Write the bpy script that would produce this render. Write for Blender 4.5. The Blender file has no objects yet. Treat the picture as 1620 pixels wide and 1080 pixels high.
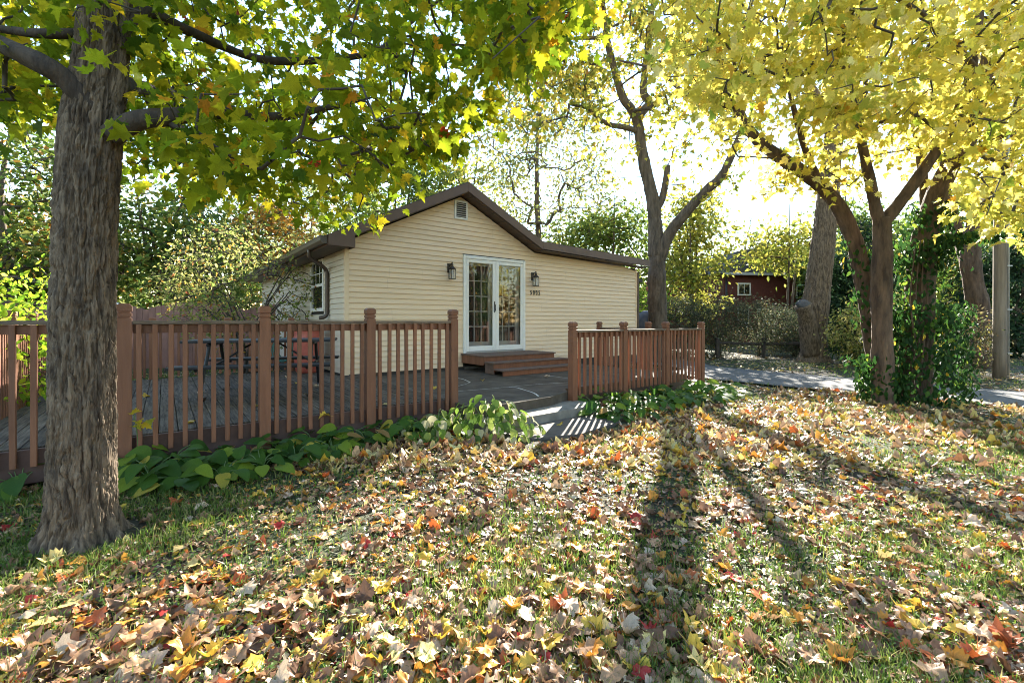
import bpy, bmesh, math, random
import numpy as np
from mathutils import Vector, Matrix

# ------------------------------------------------------------------ camera, sky, sun, exposure
sc = bpy.context.scene
col = sc.collection
R = math.radians
EYE = 1.30
cam_d = bpy.data.cameras.new('camera')
cam = bpy.data.objects.new('camera', cam_d); col.objects.link(cam)
cam.location = (0, 0, EYE); cam.rotation_euler = (R(90), 0, 0)
cam_d.sensor_width = 36; cam_d.lens = 16.0; cam_d.shift_y = -32/1620
cam_d.clip_start = 0.05; cam_d.clip_end = 2000
sc.camera = cam

SUN = Vector((0.282, 1.0, 0.518)).normalized()
SUN_EL = math.asin(SUN.z); SUN_AZ = math.atan2(SUN.x, SUN.y)
world = bpy.data.worlds.new('World'); sc.world = world; world.use_nodes = True
wn = world.node_tree
sky = wn.nodes.new('ShaderNodeTexSky'); sky.sky_type = 'NISHITA'; sky.sun_disc = False
sky.sun_elevation = SUN_EL; sky.sun_rotation = SUN_AZ
sky.air_density = 1.4; sky.dust_density = .0; sky.ozone_density = 1.0
wn.nodes['Background'].inputs[1].default_value = 0.085
wn.links.new(sky.outputs[0], wn.nodes['Background'].inputs[0])
sun_d = bpy.data.lights.new('sun', 'SUN'); sun_d.energy = 5.0; sun_d.angle = R(0.53); sun_d.color = (1.0, 0.93, 0.80)
sun = bpy.data.objects.new('sun', sun_d); col.objects.link(sun)
sun.rotation_euler = SUN.to_track_quat('Z', 'Y').to_euler(); sun.location = (5, 20, 15)
sc.view_settings.view_transform = 'Standard'; sc.view_settings.look = 'None'
sc.view_settings.gamma = 1.0; sc.view_settings.use_curve_mapping = False
sc.view_settings.exposure = 2.65
sc.cycles.use_denoising = True; sc.cycles.filter_width = 1.0
sc.cycles.max_bounces = 8; sc.cycles.diffuse_bounces = 4; sc.cycles.transmission_bounces = 6
sc.cycles.glossy_bounces = 3; sc.cycles.transparent_max_bounces = 8

rng = np.random.default_rng(7)
random.seed(7)
F = 720.0; HZ = 508.0
def at(u, v, Y):                       # picture position + distance -> world point
    return np.array(((u-810)/F*Y, Y, EYE-(v-HZ)/F*Y))
def gat(u, v, z=0.0):                  # picture position -> world point on the level z
    Y = (EYE-z)*F/(v-HZ); return np.array(((u-810)/F*Y, Y, z))
TH = R(37.4)                            # the house frame: x along the front wall, y towards the back
HA = np.array((math.cos(TH), math.sin(TH))); HB = np.array((-math.sin(TH), math.cos(TH)))
P0 = np.array((-3.067, 8.397))
def hs(s, t): return P0 + s*HA + t*HB
def sh(x, y):
    d0 = x-P0[0]; d1 = y-P0[1]
    return d0*HA[0]+d1*HA[1], d0*HB[0]+d1*HB[1]

# ------------------------------------------------------------------ noise
def _hash(i, j, k):
    n = (i*374761393 + j*668265263 + k*2147483647 + 1013904223).astype(np.int64) & 0xffffffff
    n = ((n ^ (n >> 13)) * 1274126177) & 0xffffffff
    n = (n ^ (n >> 16)) & 0xffffffff
    n = (n * 2246822519) & 0xffffffff
    return ((n ^ (n >> 15)) & 0xffffff).astype(np.float64)/0xffffff
def vnoise(p):
    p = np.asarray(p, float); i = np.floor(p).astype(np.int64); f = p-i; f = f*f*(3-2*f)
    out = 0
    for dx in (0, 1):
        for dy in (0, 1):
            for dz in (0, 1):
                w = (f[:, 0] if dx else 1-f[:, 0])*(f[:, 1] if dy else 1-f[:, 1])*(f[:, 2] if dz else 1-f[:, 2])
                out = out + w*_hash(i[:, 0]+dx, i[:, 1]+dy, i[:, 2]+dz)
    return out
def fbm(p, o=4):
    a = 0; w = 0.5; s = 0
    for q in range(o):
        a = a + w*vnoise(p*(2**q)+q*17.3); s += w; w *= .5
    return a/s
def gz(x, y):                           # height of the lawn
    x = np.atleast_1d(np.asarray(x, float)); y = np.atleast_1d(np.asarray(y, float))
    p = np.stack([x*.9, y*.9, x*0], 1)
    return (fbm(p, 3)-.5)*.07

# ------------------------------------------------------------------ materials
def new_mat(name):
    m = bpy.data.materials.new(name); m.use_nodes = True
    n = m.node_tree; b = n.nodes['Principled BSDF']
    return m, n, b
def N(n, t, **kw):
    o = n.nodes.new(t)
    for k, v in kw.items(): setattr(o, k, v)
    return o
def mat(name, c, rough=.6, c2=None, scale=6., stretch=(1, 1, 1), bump=0., bscale=None, detail=6., metal=0., spec=.5, lo=.35, hi=.68, vary=0.):
    m, n, b = new_mat(name)
    b.inputs['Roughness'].default_value = rough; b.inputs['Metallic'].default_value = metal
    b.inputs['Specular IOR Level'].default_value = spec
    tc = N(n, 'ShaderNodeTexCoord'); mp = N(n, 'ShaderNodeMapping'); mp.inputs['Scale'].default_value = stretch
    n.links.new(tc.outputs['Object'], mp.inputs[0])
    if c2 is not None:
        oi = N(n, 'ShaderNodeObjectInfo')
        ad = N(n, 'ShaderNodeVectorMath', operation='ADD'); sc3 = N(n, 'ShaderNodeVectorMath', operation='SCALE')
        cb = N(n, 'ShaderNodeCombineXYZ')
        for q in range(3): n.links.new(oi.outputs['Random'], cb.inputs[q])
        sc3.inputs['Scale'].default_value = 37.; n.links.new(cb.outputs[0], sc3.inputs[0])
        n.links.new(mp.outputs[0], ad.inputs[0]); n.links.new(sc3.outputs[0], ad.inputs[1])
        t = N(n, 'ShaderNodeTexNoise'); t.inputs['Scale'].default_value = scale; t.inputs['Detail'].default_value = detail
        t.inputs['Roughness'].default_value = .65
        n.links.new(ad.outputs[0], t.inputs['Vector'])
        r = N(n, 'ShaderNodeValToRGB'); r.color_ramp.elements[0].color = (*c, 1); r.color_ramp.elements[1].color = (*c2, 1)
        r.color_ramp.elements[0].position = lo; r.color_ramp.elements[1].position = hi
        n.links.new(t.outputs['Fac'], r.inputs[0])
        if vary:
            vr_ = N(n, 'ShaderNodeMapRange'); vr_.inputs[3].default_value = 1-vary; vr_.inputs[4].default_value = 1+vary; n.links.new(oi.outputs['Random'], vr_.inputs[0])
            ml = N(n, 'ShaderNodeVectorMath', operation='SCALE'); n.links.new(r.outputs[0], ml.inputs[0]); n.links.new(vr_.outputs[0], ml.inputs['Scale']); n.links.new(ml.outputs[0], b.inputs['Base Color'])
        else: n.links.new(r.outputs[0], b.inputs['Base Color'])
    else:
        b.inputs['Base Color'].default_value = (*c, 1)
    if bump:
        t2 = N(n, 'ShaderNodeTexNoise'); t2.inputs['Scale'].default_value = bscale or scale*3; t2.inputs['Detail'].default_value = 8
        n.links.new(mp.outputs[0], t2.inputs['Vector'])
        bm_ = N(n, 'ShaderNodeBump'); bm_.inputs['Strength'].default_value = bump; bm_.inputs['Distance'].default_value = .01
        n.links.new(t2.outputs['Fac'], bm_.inputs['Height']); n.links.new(bm_.outputs[0], b.inputs['Normal'])
    return m
def leaf_mat(name, trans=.55, rough=.55, spec=.18, boost=1.3):
    m, n, b = new_mat(name)
    a = N(n, 'ShaderNodeAttribute'); a.attribute_name = 'col'
    tc = N(n, 'ShaderNodeTexCoord'); t = N(n, 'ShaderNodeTexNoise'); t.inputs['Scale'].default_value = 45.; t.inputs['Detail'].default_value = 3
    n.links.new(tc.outputs['Object'], t.inputs['Vector'])
    mr = N(n, 'ShaderNodeMapRange'); mr.inputs[1].default_value = .3; mr.inputs[2].default_value = .7; mr.inputs[3].default_value = .72; mr.inputs[4].default_value = 1.2
    n.links.new(t.outputs['Fac'], mr.inputs[0])
    mu = N(n, 'ShaderNodeVectorMath', operation='SCALE'); n.links.new(a.outputs['Color'], mu.inputs[0]); n.links.new(mr.outputs[0], mu.inputs['Scale'])
    n.links.new(mu.outputs[0], b.inputs['Base Color']); b.inputs['Roughness'].default_value = rough; b.inputs['Specular IOR Level'].default_value = spec
    tr = N(n, 'ShaderNodeBsdfTranslucent'); m2 = N(n, 'ShaderNodeVectorMath', operation='SCALE'); m2.inputs['Scale'].default_value = boost
    n.links.new(mu.outputs[0], m2.inputs[0]); n.links.new(m2.outputs[0], tr.inputs['Color'])
    mx = N(n, 'ShaderNodeMixShader'); mx.inputs[0].default_value = trans
    n.links.new(b.outputs[0], mx.inputs[1]); n.links.new(tr.outputs[0], mx.inputs[2])
    n.links.new(mx.outputs[0], n.nodes['Material Output'].inputs[0])
    return m
M = {}
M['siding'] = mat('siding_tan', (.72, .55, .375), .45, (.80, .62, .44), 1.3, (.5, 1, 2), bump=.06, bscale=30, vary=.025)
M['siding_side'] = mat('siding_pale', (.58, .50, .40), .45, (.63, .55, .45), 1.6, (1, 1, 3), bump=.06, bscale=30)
M['core'] = mat('sheathing', (.05, .045, .04), .9)
M['white'] = mat('white_vinyl', (.74, .73, .70), .35, (.80, .79, .77), 3.)
M['greydoor'] = mat('grey_paint', (.36, .35, .34), .45, (.42, .41, .40), 4.)
M['fascia'] = mat('brown_fascia', (.105, .062, .048), .5, (.13, .078, .06), 3.)
M['soffit'] = mat('soffit_brown', (.085, .055, .042), .55, (.10, .065, .05), 4.)
M['gutter'] = mat('gutter_brown', (.07, .05, .042), .4, (.09, .065, .055), 4.)
M['shingle'] = mat('roof_shingle', (.05, .045, .04), .9, (.10, .09, .08), 20., bump=.5, bscale=70)
M['foundation'] = mat('foundation_block', (.11, .105, .095), .9, (.19, .18, .16), 8., bump=.5)
M['paint'] = mat('redbrown_paint', (.165, .064, .032), .6, (.235, .10, .054), 11., (1, 1, .12), bump=.4, bscale=50, vary=.17)
M['paint2'] = mat('redbrown_paint_worn', (.115, .07, .05), .7, (.22, .12, .085), 9., (1, 1, 1), bump=.4, bscale=60)
M['railcap'] = mat('weathered_railcap', (.09, .06, .045), .75, (.24, .18, .13), 14., (.4, 3, 3), bump=.5, bscale=50)
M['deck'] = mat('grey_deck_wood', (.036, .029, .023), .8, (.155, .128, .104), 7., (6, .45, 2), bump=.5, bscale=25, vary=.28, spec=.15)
M['skirt'] = mat('deck_skirt', (.075, .042, .034), .75, (.12, .065, .05), 6., bump=.3)
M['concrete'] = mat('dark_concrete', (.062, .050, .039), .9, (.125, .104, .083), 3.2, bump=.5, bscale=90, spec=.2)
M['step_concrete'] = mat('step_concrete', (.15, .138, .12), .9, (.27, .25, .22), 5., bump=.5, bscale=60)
M['pad'] = mat('flagstone', (.07, .058, .05), .85, (.12, .10, .088), 5., bump=.5, bscale=50)
M['caulk'] = mat('white_caulk', (.5, .49, .46), .8)
M['treads'] = mat('worn_tread', (.10, .065, .05), .75, (.17, .105, .08), 9., bump=.5, bscale=45)
M['asphalt'] = mat('asphalt', (.06, .06, .064), .8, (.105, .105, .112), 2.5, bump=.5, bscale=160)
M['black'] = mat('black_metal', (.018, .018, .02), .4, (.03, .03, .032), 20.)
M['slate'] = mat('table_top', (.018, .018, .02), .55, (.042, .042, .046), 10., (.5, 4, 1), bump=.2, spec=.25)
M['bronze'] = mat('lamp_bronze', (.045, .036, .03), .45, (.08, .065, .05), 25., metal=.6)
M['barrel'] = mat('red_barrel', (.36, .075, .05), .5, (.45, .11, .075), 5., bump=.15)
M['barreltop'] = mat('barrel_lid', (.03, .04, .06), .5, (.05, .06, .08), 5.)
M['hose'] = mat('green_hose', (.03, .13, .11), .4)
M['bark'] = mat('bark_grey', (.045, .034, .025), .9, (.15, .115, .085), 11., (1, 1, .2), bump=.9, bscale=34)
M['bark_big'] = mat('bark_ridged', (.052, .035, .023), .92, (.215, .155, .103), 34., (1, 1, .16), bump=1., bscale=120, lo=.38, hi=.62)
M['bark_red'] = mat('bark_brown', (.042, .026, .017), .9, (.15, .095, .06), 12., (1, 1, .2), bump=.9, bscale=34)
M['limb_shaded'] = mat('bark_shaded', (.032, .022, .016), .9, (.085, .06, .042), 14., (1, 1, .3), bump=1., bscale=60)  # maple limb bark darkened, the crown's deep shade is put into the colour
M['twig'] = mat('twig', (.05, .04, .032), .9, (.09, .075, .06), 9.)
M['cutwood'] = mat('cut_wood', (.05, .05, .055), .8, (.12, .11, .10), 8., bump=.4)
M['pole'] = mat('pole_wood', (.13, .10, .075), .85, (.25, .20, .15), 8., (2, 2, .15), bump=.5, bscale=40)
M['galv'] = mat('galvanised', (.34, .34, .34), .45, (.42, .42, .42), 8., metal=.5)
M['redhouse'] = mat('red_shakes', (.085, .022, .018), .8, (.14, .038, .03), 14., bump=.4)
M['darkroof'] = mat('dark_roof', (.035, .035, .04), .85, (.07, .07, .075), 10., bump=.4)
M['fencewood'] = mat('privacy_fence_wood', (.20, .095, .07), .75, (.30, .15, .115), 5., (1, 1, .3), bump=.3, vary=.15)
M['shedroof'] = mat('shed_roof', (.14, .17, .20), .7, (.20, .23, .26), 8.)
M['darkwood'] = mat('old_rail_wood', (.03, .026, .022), .9, (.06, .05, .045), 8., bump=.4)
M['terracotta'] = mat('terracotta', (.28, .10, .055), .7, (.36, .15, .09), 8.)
M['bluecover'] = mat('blue_cover', (.07, .09, .14), .6, (.12, .14, .19), 6., bump=.3)
M['yellow_sign'] = mat('yellow_sign', (.75, .55, .02), .5)
M['stone'] = mat('dark_stone', (.012, .012, .012), .85, (.03, .03, .03), 9., bump=.5)
M['leaf'] = leaf_mat('leaf_living', .64, .55, .12, 1.5)
M['leaf_bg'] = leaf_mat('leaf_distant', .36, .6, .15, 1.15)
M['leaf_dead'] = leaf_mat('leaf_fallen', .2, .42, .3, 1.15)
M['hosta'] = leaf_mat('leaf_hosta', .4, .5, .15)
M['grass'] = leaf_mat('grass_blade', .4, .45, .4, 1.2)
m, n, b = new_mat('window_glass'); M['glass'] = m
b.inputs['Base Color'].default_value = (.012, .013, .014, 1); b.inputs['Roughness'].default_value = .03; b.inputs['Specular IOR Level'].default_value = .55
m, n, b = new_mat('lamp_glass'); M['clear'] = m
b.inputs['Base Color'].default_value = (.9, .9, .88, 1); b.inputs['Roughness'].default_value = .12; b.inputs['Transmission Weight'].default_value = .85; b.inputs['IOR'].default_value = 1.15
m, n, b = new_mat('storm_glass'); M['storm'] = m            # a thin clear pane with a faint reflection
gl = N(n, 'ShaderNodeBsdfGlossy'); gl.inputs['Roughness'].default_value = .02; tp = N(n, 'ShaderNodeBsdfTransparent'); fr = N(n, 'ShaderNodeFresnel'); fr.inputs['IOR'].default_value = 1.45
mx = N(n, 'ShaderNodeMixShader'); n.links.new(fr.outputs[0], mx.inputs[0]); n.links.new(tp.outputs[0], mx.inputs[1]); n.links.new(gl.outputs[0], mx.inputs[2])
n.links.new(mx.outputs[0], n.nodes['Material Output'].inputs[0])
# lawn soil: brown earth with worn green
m, n, b = new_mat('lawn_soil'); M['soil'] = m
tc = N(n, 'ShaderNodeTexCoord'); t1 = N(n, 'ShaderNodeTexNoise'); t1.inputs['Scale'].default_value = .9; t1.inputs['Detail'].default_value = 8
t2 = N(n, 'ShaderNodeTexNoise'); t2.inputs['Scale'].default_value = 30; t2.inputs['Detail'].default_value = 8
n.links.new(tc.outputs['Object'], t1.inputs['Vector']); n.links.new(tc.outputs['Object'], t2.inputs['Vector'])
r1 = N(n, 'ShaderNodeValToRGB'); r1.color_ramp.elements[0].color = (.034, .026, .016, 1); r1.color_ramp.elements[1].color = (.032, .048, .013, 1)
r1.color_ramp.elements[0].position = .4; r1.color_ramp.elements[1].position = .6
r2 = N(n, 'ShaderNodeValToRGB'); r2.color_ramp.elements[0].color = (.45, .45, .45, 1); r2.color_ramp.elements[1].color = (1.5, 1.4, 1.2, 1)
r2.color_ramp.elements[0].position = .3; r2.color_ramp.elements[1].position = .75
mm = N(n, 'ShaderNodeVectorMath', operation='MULTIPLY')
n.links.new(t1.outputs['Fac'], r1.inputs[0]); n.links.new(t2.outputs['Fac'], r2.inputs[0]); n.links.new(r1.outputs[0], mm.inputs[0]); n.links.new(r2.outputs[0], mm.inputs[1])
n.links.new(mm.outputs[0], b.inputs['Base Color']); b.inputs['Roughness'].default_value = .95
bmp = N(n, 'ShaderNodeBump'); bmp.inputs['Strength'].default_value = .7; bmp.inputs['Distance'].default_value = .03
n.links.new(t2.outputs['Fac'], bmp.inputs['Height']); n.links.new(bmp.outputs[0], b.inputs['Normal'])

# ------------------------------------------------------------------ mesh and object helpers
def mesh_np(name, v, f, mt, cols=None, smooth=False, mats=None, midx=None):
    """v (N,3); f (M,k) array or list of arrays with differing k"""
    fs = [np.asarray(q, np.int32) for q in (f if isinstance(f, list) else [f]) if len(q)]
    me = bpy.data.meshes.new(name)
    v = np.asarray(v, np.float32); me.vertices.add(len(v)); me.vertices.foreach_set('co', v.ravel())
    loops = np.concatenate([q.ravel() for q in fs]); tot = np.concatenate([np.full(len(q), q.shape[1], np.int32) for q in fs])
    st = np.concatenate([[0], np.cumsum(tot)[:-1]]).astype(np.int32)
    me.loops.add(len(loops)); me.loops.foreach_set('vertex_index', loops)
    me.polygons.add(len(tot)); me.polygons.foreach_set('loop_start', st); me.polygons.foreach_set('loop_total', tot)
    if smooth: me.polygons.foreach_set('use_smooth', np.ones(len(tot), bool))
    for q in (mats or [mt]): me.materials.append(q)
    if midx is not None: me.polygons.foreach_set('material_index', np.asarray(midx, np.int32))
    if cols is not None:
        a = me.attributes.new('col', 'FLOAT_COLOR', 'POINT')
        c4 = np.ones((len(v), 4), np.float32); c4[:, :3] = cols; a.data.foreach_set('color', c4.ravel())
    me.update(calc_edges=True); me.validate()
    return me
def tag(o, label=None, cat=None, group=None, kind=None):
    if label: o['label'] = label
    if cat: o['category'] = cat
    if group: o['group'] = group
    if kind: o['kind'] = kind
    return o
def link(name, me, parent=None, loc=None, rot=None):
    o = bpy.data.objects.new(name, me); col.objects.link(o)
    if parent is not None: o.parent = parent
    if loc is not None: o.location = [float(q) for q in loc]
    if rot is not None: o.rotation_euler = rot
    return o
def thing(name, label, cat, loc=(0, 0, 0), rz=0., group=None):
    o = bpy.data.objects.new(name, None); col.objects.link(o); o.location = [float(q) for q in loc]; o.rotation_euler = (0, 0, rz)
    o.empty_display_size = .1
    return tag(o, label, cat, group)
_bc = {}
def box(sx, sy, sz, mt, bev=0.):
    """box mesh centred in x and y, bottom at z=0; shared between alike pieces"""
    k = (round(sx, 4), round(sy, 4), round(sz, 4), mt.name, round(bev, 4))
    if k not in _bc:
        bm = bmesh.new(); bmesh.ops.create_cube(bm, size=1.)
        for q in bm.verts: q.co = Vector((q.co.x*sx, q.co.y*sy, (q.co.z+.5)*sz))
        if bev: bmesh.ops.bevel(bm, geom=bm.edges[:], offset=min(bev, .3*min(sx, sy, sz)), segments=1, affect='EDGES', profile=.5)
        me = bpy.data.meshes.new('box'); bm.to_mesh(me); bm.free(); me.materials.append(mt); _bc[k] = me
    return _bc[k]
def piece(name, parent, x0, x1, y0, y1, z0, z1, mt, bev=0.):
    return link(name, box(x1-x0, y1-y0, z1-z0, mt, bev), parent, ((x0+x1)/2, (y0+y1)/2, z0))
def prism(poly, y0, y1, mt, name='prism', axis='y'):
    """polygon in (x,z) pulled along y (or in (x,y) pulled along z)"""
    k = len(poly); v = []
    for h in (y0, y1):
        for p in poly: v.append((p[0], h, p[1]) if axis == 'y' else (p[0], p[1], h))
    me = bpy.data.meshes.new(name)
    f = [tuple(range(k)), tuple(range(2*k-1, k-1, -1))]+[(q, q+k, (q+1) % k+k, (q+1) % k) for q in range(k)]
    me.from_pydata(v, [], f); bm = bmesh.new(); bm.from_mesh(me); bmesh.ops.recalc_face_normals(bm, faces=bm.faces); bm.to_mesh(me); bm.free()
    me.materials.append(mt); return me
def lathe(prof, mt, seg=20, name='lathe', smooth=True):
    v = []; k = len(prof)
    for r, z in prof:
        for q in range(seg): v.append((r*math.cos(2*math.pi*q/seg), r*math.sin(2*math.pi*q/seg), z))
    f = [(i*seg+q, i*seg+(q+1) % seg, (i+1)*seg+(q+1) % seg, (i+1)*seg+q) for i in range(k-1) for q in range(seg)]
    me = mesh_np(name, v, np.array(f), mt, smooth=smooth)
    bm = bmesh.new(); bm.from_mesh(me)
    bm.verts.ensure_lookup_table()
    for base in (0, (k-1)*seg):
        if prof[0 if base == 0 else -1][0] > 1e-4:
            try: bm.faces.new([bm.verts[base+q] for q in range(seg)])
            except ValueError: pass
    bmesh.ops.recalc_face_normals(bm, faces=bm.faces); bm.to_mesh(me); bm.free(); return me
def catmull(pts, per=6):
    p = np.asarray(pts, float); p = np.vstack([2*p[0]-p[1], p, 2*p[-1]-p[-2]]); out = []
    for i in range(1, len(p)-2):
        for q in range(per):
            t = q/per
            out.append(.5*((2*p[i])+(-p[i-1]+p[i+1])*t+(2*p[i-1]-5*p[i]+4*p[i+1]-p[i+2])*t*t+(-p[i-1]+3*p[i]-3*p[i+1]+p[i+2])*t**3))
    out.append(p[-2]); return np.array(out)
def tube_arrays(pts, rad, seg=8, lump=0., freq=4., capped=True):
    pts = np.asarray(pts, float); rad = np.broadcast_to(np.asarray(rad, float), (len(pts),))
    d = np.gradient(pts, axis=0); d /= np.linalg.norm(d, axis=1)[:, None]+1e-9
    ref = np.array((1., 0, 0)) if abs(d[0][0]) < .9 else np.array((0, 1., 0))
    u = np.cross(d[0], ref); u /= np.linalg.norm(u); V = []
    ang = np.linspace(0, 2*np.pi, seg, endpoint=False)
    for i in range(len(pts)):
        u = u-d[i]*np.dot(u, d[i]); u /= np.linalg.norm(u); w = np.cross(d[i], u)
        V.append(np.cos(ang)[:, None]*u+np.sin(ang)[:, None]*w)
    V = np.array(V); rr = np.repeat(rad[:, None], seg, 1)
    if lump:
        q = (pts[:, None]+V*rad[:, None, None]).reshape(-1, 3)
        rr = rr*(1+lump*(fbm(q*freq, 3).reshape(rr.shape)-.5)*2)
    v = (pts[:, None]+V*rr[..., None]).reshape(-1, 3); n = len(pts)
    i = np.arange(n-1)[:, None]*seg; q = np.arange(seg)[None]; q2 = (q+1) % seg
    f = np.stack([i+q, i+q2, i+seg+q2, i+seg+q], -1).reshape(-1, 4)
    fs = [f]
    if capped: fs.append(np.array([np.arange(seg)[::-1], np.arange(seg)+(n-1)*seg]))
    return v, fs
def tube(name, pts, rad, mt, seg=8, lump=0., freq=4., parent=None, smooth=True):
    v, f = tube_arrays(pts, rad, seg, lump, freq); return link(name, mesh_np(name, v, f, mt, smooth=smooth), parent)
def rel(o):                             # a part whose mesh is in world coordinates
    o.location = -o.parent.location; return o

# ------------------------------------------------------------------ leaves
def maple_outline(n_teeth=True):
    half = [(0, 0), (.10, -.02), (.36, -.06), (.30, .08), (.52, .20), (.42, .27), (.50, .42), (.33, .42), (.22, .46), (.30, .66), (.16, .66), (.0, 1.0)] if n_teeth else \
           [(0, 0), (.34, -.05), (.50, .22), (.46, .42), (.22, .46), (.24, .68), (0, 1.)]
    return np.array(half+[(-x, y) for x, y in half[-2:0:-1]])
def leaf_template(kind, curl=0., fold=0., crumple=0., seed=0):
    r = np.random.default_rng(seed)
    if kind in ('maple', 'maple_low', 'dead'):
        o = maple_outline(kind != 'maple_low')
        if kind == 'dead': o = np.array((0, .34))+(o-np.array((0, .34)))*(.72+.28*(.42/np.maximum(.2, np.linalg.norm(o-np.array((0, .34)), axis=1)))[:, None])
        c = np.array([[0, .34]]); p = np.vstack([o, c]); k = len(o)
        f = np.array([(i, (i+1) % k, k) for i in range(k)])
        if kind == 'dead':
            c0 = np.array((0, .34)); inner = c0+(o-c0)*.55; p = np.vstack([o, inner, [c0]]); i_ = np.arange(k); j_ = (i_+1) % k
            f = np.vstack([np.stack([i_, j_, j_+k], 1), np.stack([i_, j_+k, i_+k], 1), np.stack([i_+k, j_+k, i_*0+2*k], 1)]); k = 2*k
        p = np.vstack([p, [(-.014, .0), (.014, .0), (.03, -.42), (.012, -.43)]]); f = np.vstack([f, [(k+1, k+2, k+3), (k+1, k+3, k+4)]])
    elif kind == 'oval':
        p = np.array([(0, 0), (.2, .22), (.24, .5), (.13, .8), (0, 1), (-.13, .8), (-.24, .5), (-.2, .22), (0, .5)]); k = 8
        f = np.array([(i, (i+1) % k, k) for i in range(k)])
    else:                               # a folded rhomb
        p = np.array([(0, 0), (.27, .45), (0, 1), (-.27, .45)]); f = np.array([(0, 1, 2), (0, 2, 3)])
    x, y = p[:, 0], p[:, 1]
    z = -curl*np.abs(y-.35)**2*1.2+fold*np.abs(x)+curl*.9*x*x*(1 if seed % 2 else -1)
    if kind == 'dead':
        q3 = np.stack([x*2.6+seed*3.7, y*2.6, x*0+seed], 1); z = z+crumple*1.1*(vnoise(q3)-.5)+crumple*.5*(vnoise(q3*2.3)-.5); x = x*(1-.45*max(0, curl)*.4)
    elif crumple:
        z = z+crumple*(r.random(len(x))-.5)
        x = x*(1-.5*crumple*r.random())
    return np.stack([x, y, z], 1), f
def frames(yv, nv):
    y = yv/(np.linalg.norm(yv, axis=1)[:, None]+1e-9)
    z = nv-y*(nv*y).sum(1)[:, None]; z /= np.linalg.norm(z, axis=1)[:, None]+1e-9
    return np.stack([np.cross(y, z), y, z], 2)
def scatter(name, tmpl, pos, Rm, sca, cl, mt, parent=None, kind='stuff', shade=0.):
    """one mesh of many placed templates"""
    n = len(pos); var = rng.integers(0, len(tmpl), n); V = []; Fc = []; C = []; off = 0
    for k, (tv, tf) in enumerate(tmpl):
        ix = np.nonzero(var == k)[0]
        if not len(ix): continue
        v = np.einsum('nij,kj->nki', Rm[ix], tv)*sca[ix][:, None, None]+pos[ix][:, None]
        V.append(v.reshape(-1, 3)); m_ = len(tv)
        Fc.append((tf[None]+(np.arange(len(ix))*m_)[:, None, None]+off).reshape(-1, tf.shape[1])); off += len(ix)*m_
        C.append(np.repeat(cl[ix], m_, 0))
    me = mesh_np(name, np.vstack(V), Fc if len({q.shape[1] for q in Fc}) > 1 else np.vstack(Fc), mt, np.vstack(C))
    o = link(name, me, parent)
    if kind: o['kind'] = kind
    return o
def pick(pal, n, jit=.18):
    """palette: list of (weight, colour)"""
    w = np.array([q[0] for q in pal], float); w /= w.sum(); c = np.array([q[1] for q in pal])
    i = rng.choice(len(pal), n, p=w); out = c[i]*(1+jit*(rng.random((n, 1))-.5)*2)*(1+.12*(rng.random((n, 3))-.5))
    return np.clip(out, .005, .95), i
_lm = {}
def single_leaves(name, parent, tmpl, pos, Rm, sca, ci, pal, mt, base=(0, 0, 0)):
    out = []
    for q in range(len(pos)):
        k = int(rng.integers(0, len(tmpl))); key = (name, mt.name, id(tmpl), id(pal), k, int(ci[q]))
        if key not in _lm:
            c = np.array(pal[int(ci[q])][1]); _lm[key] = mesh_np(name, tmpl[k][0], tmpl[k][1], mt, np.repeat(c[None], len(tmpl[k][0]), 0))
        o = bpy.data.objects.new(name, _lm[key]); col.objects.link(o)
        if parent is not None: o.parent = parent
        mw = Matrix.Identity(4)
        for a in range(3):
            for b_ in range(3): mw[a][b_] = float(Rm[q][a][b_]*sca[q])
            mw[a][3] = float(pos[q][a]-base[a])
        o.matrix_local = mw if parent is not None else mw
        if parent is None: o.matrix_world = mw
        out.append(o)
    return out
def in_view(p, m=0):
    Y = np.maximum(p[:, 1], .01); u = 810+F*p[:, 0]/Y; v = HZ-(p[:, 2]-EYE)*F/Y
    return (p[:, 1] > .4) & (u > -m) & (u < 1620+m) & (v > -m) & (v < 1080+m)
T_MAPLE = [leaf_template('maple', c, f, .10, s) for s, (c, f) in enumerate([(.25, .1), (.5, -.1), (.1, .25), (.7, .15), (-.3, .1)])]
T_MAPLE_LOW = [leaf_template('maple_low', c, f, .08, s) for s, (c, f) in enumerate([(.25, .1), (.5, -.15), (.1, .3), (-.3, .1)])]
T_DEAD = [leaf_template('dead', c, f, cr, s+20) for s, (c, f, cr) in enumerate([(.4, .1, .35), (.7, .2, .45), (.3, -.15, .5), (-.5, .2, .35), (.2, .1, .3), (1.1, .4, .5), (-.5, -.15, .4), (.1, .05, .2), (-.9, .2, .4), (.5, -.3, .4)])]
T_DEAD_LOW = [leaf_template('maple_low', c, f, cr, s+40) for s, (c, f, cr) in enumerate([(.9, .3, .3), (1.3, .5, .35), (.4, -.3, .35), (-.8, .6, .3)])]
T_OVAL = [leaf_template('oval', c, f, .05, s) for s, (c, f) in enumerate([(.3, .2), (.6, .3), (.1, -.2), (-.2, .3)])]
T_RHOMB = [leaf_template('rhomb', c, f, .0, s) for s, (c, f) in enumerate([(.2, .3), (.1, -.2), (.3, .5)])]

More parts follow.
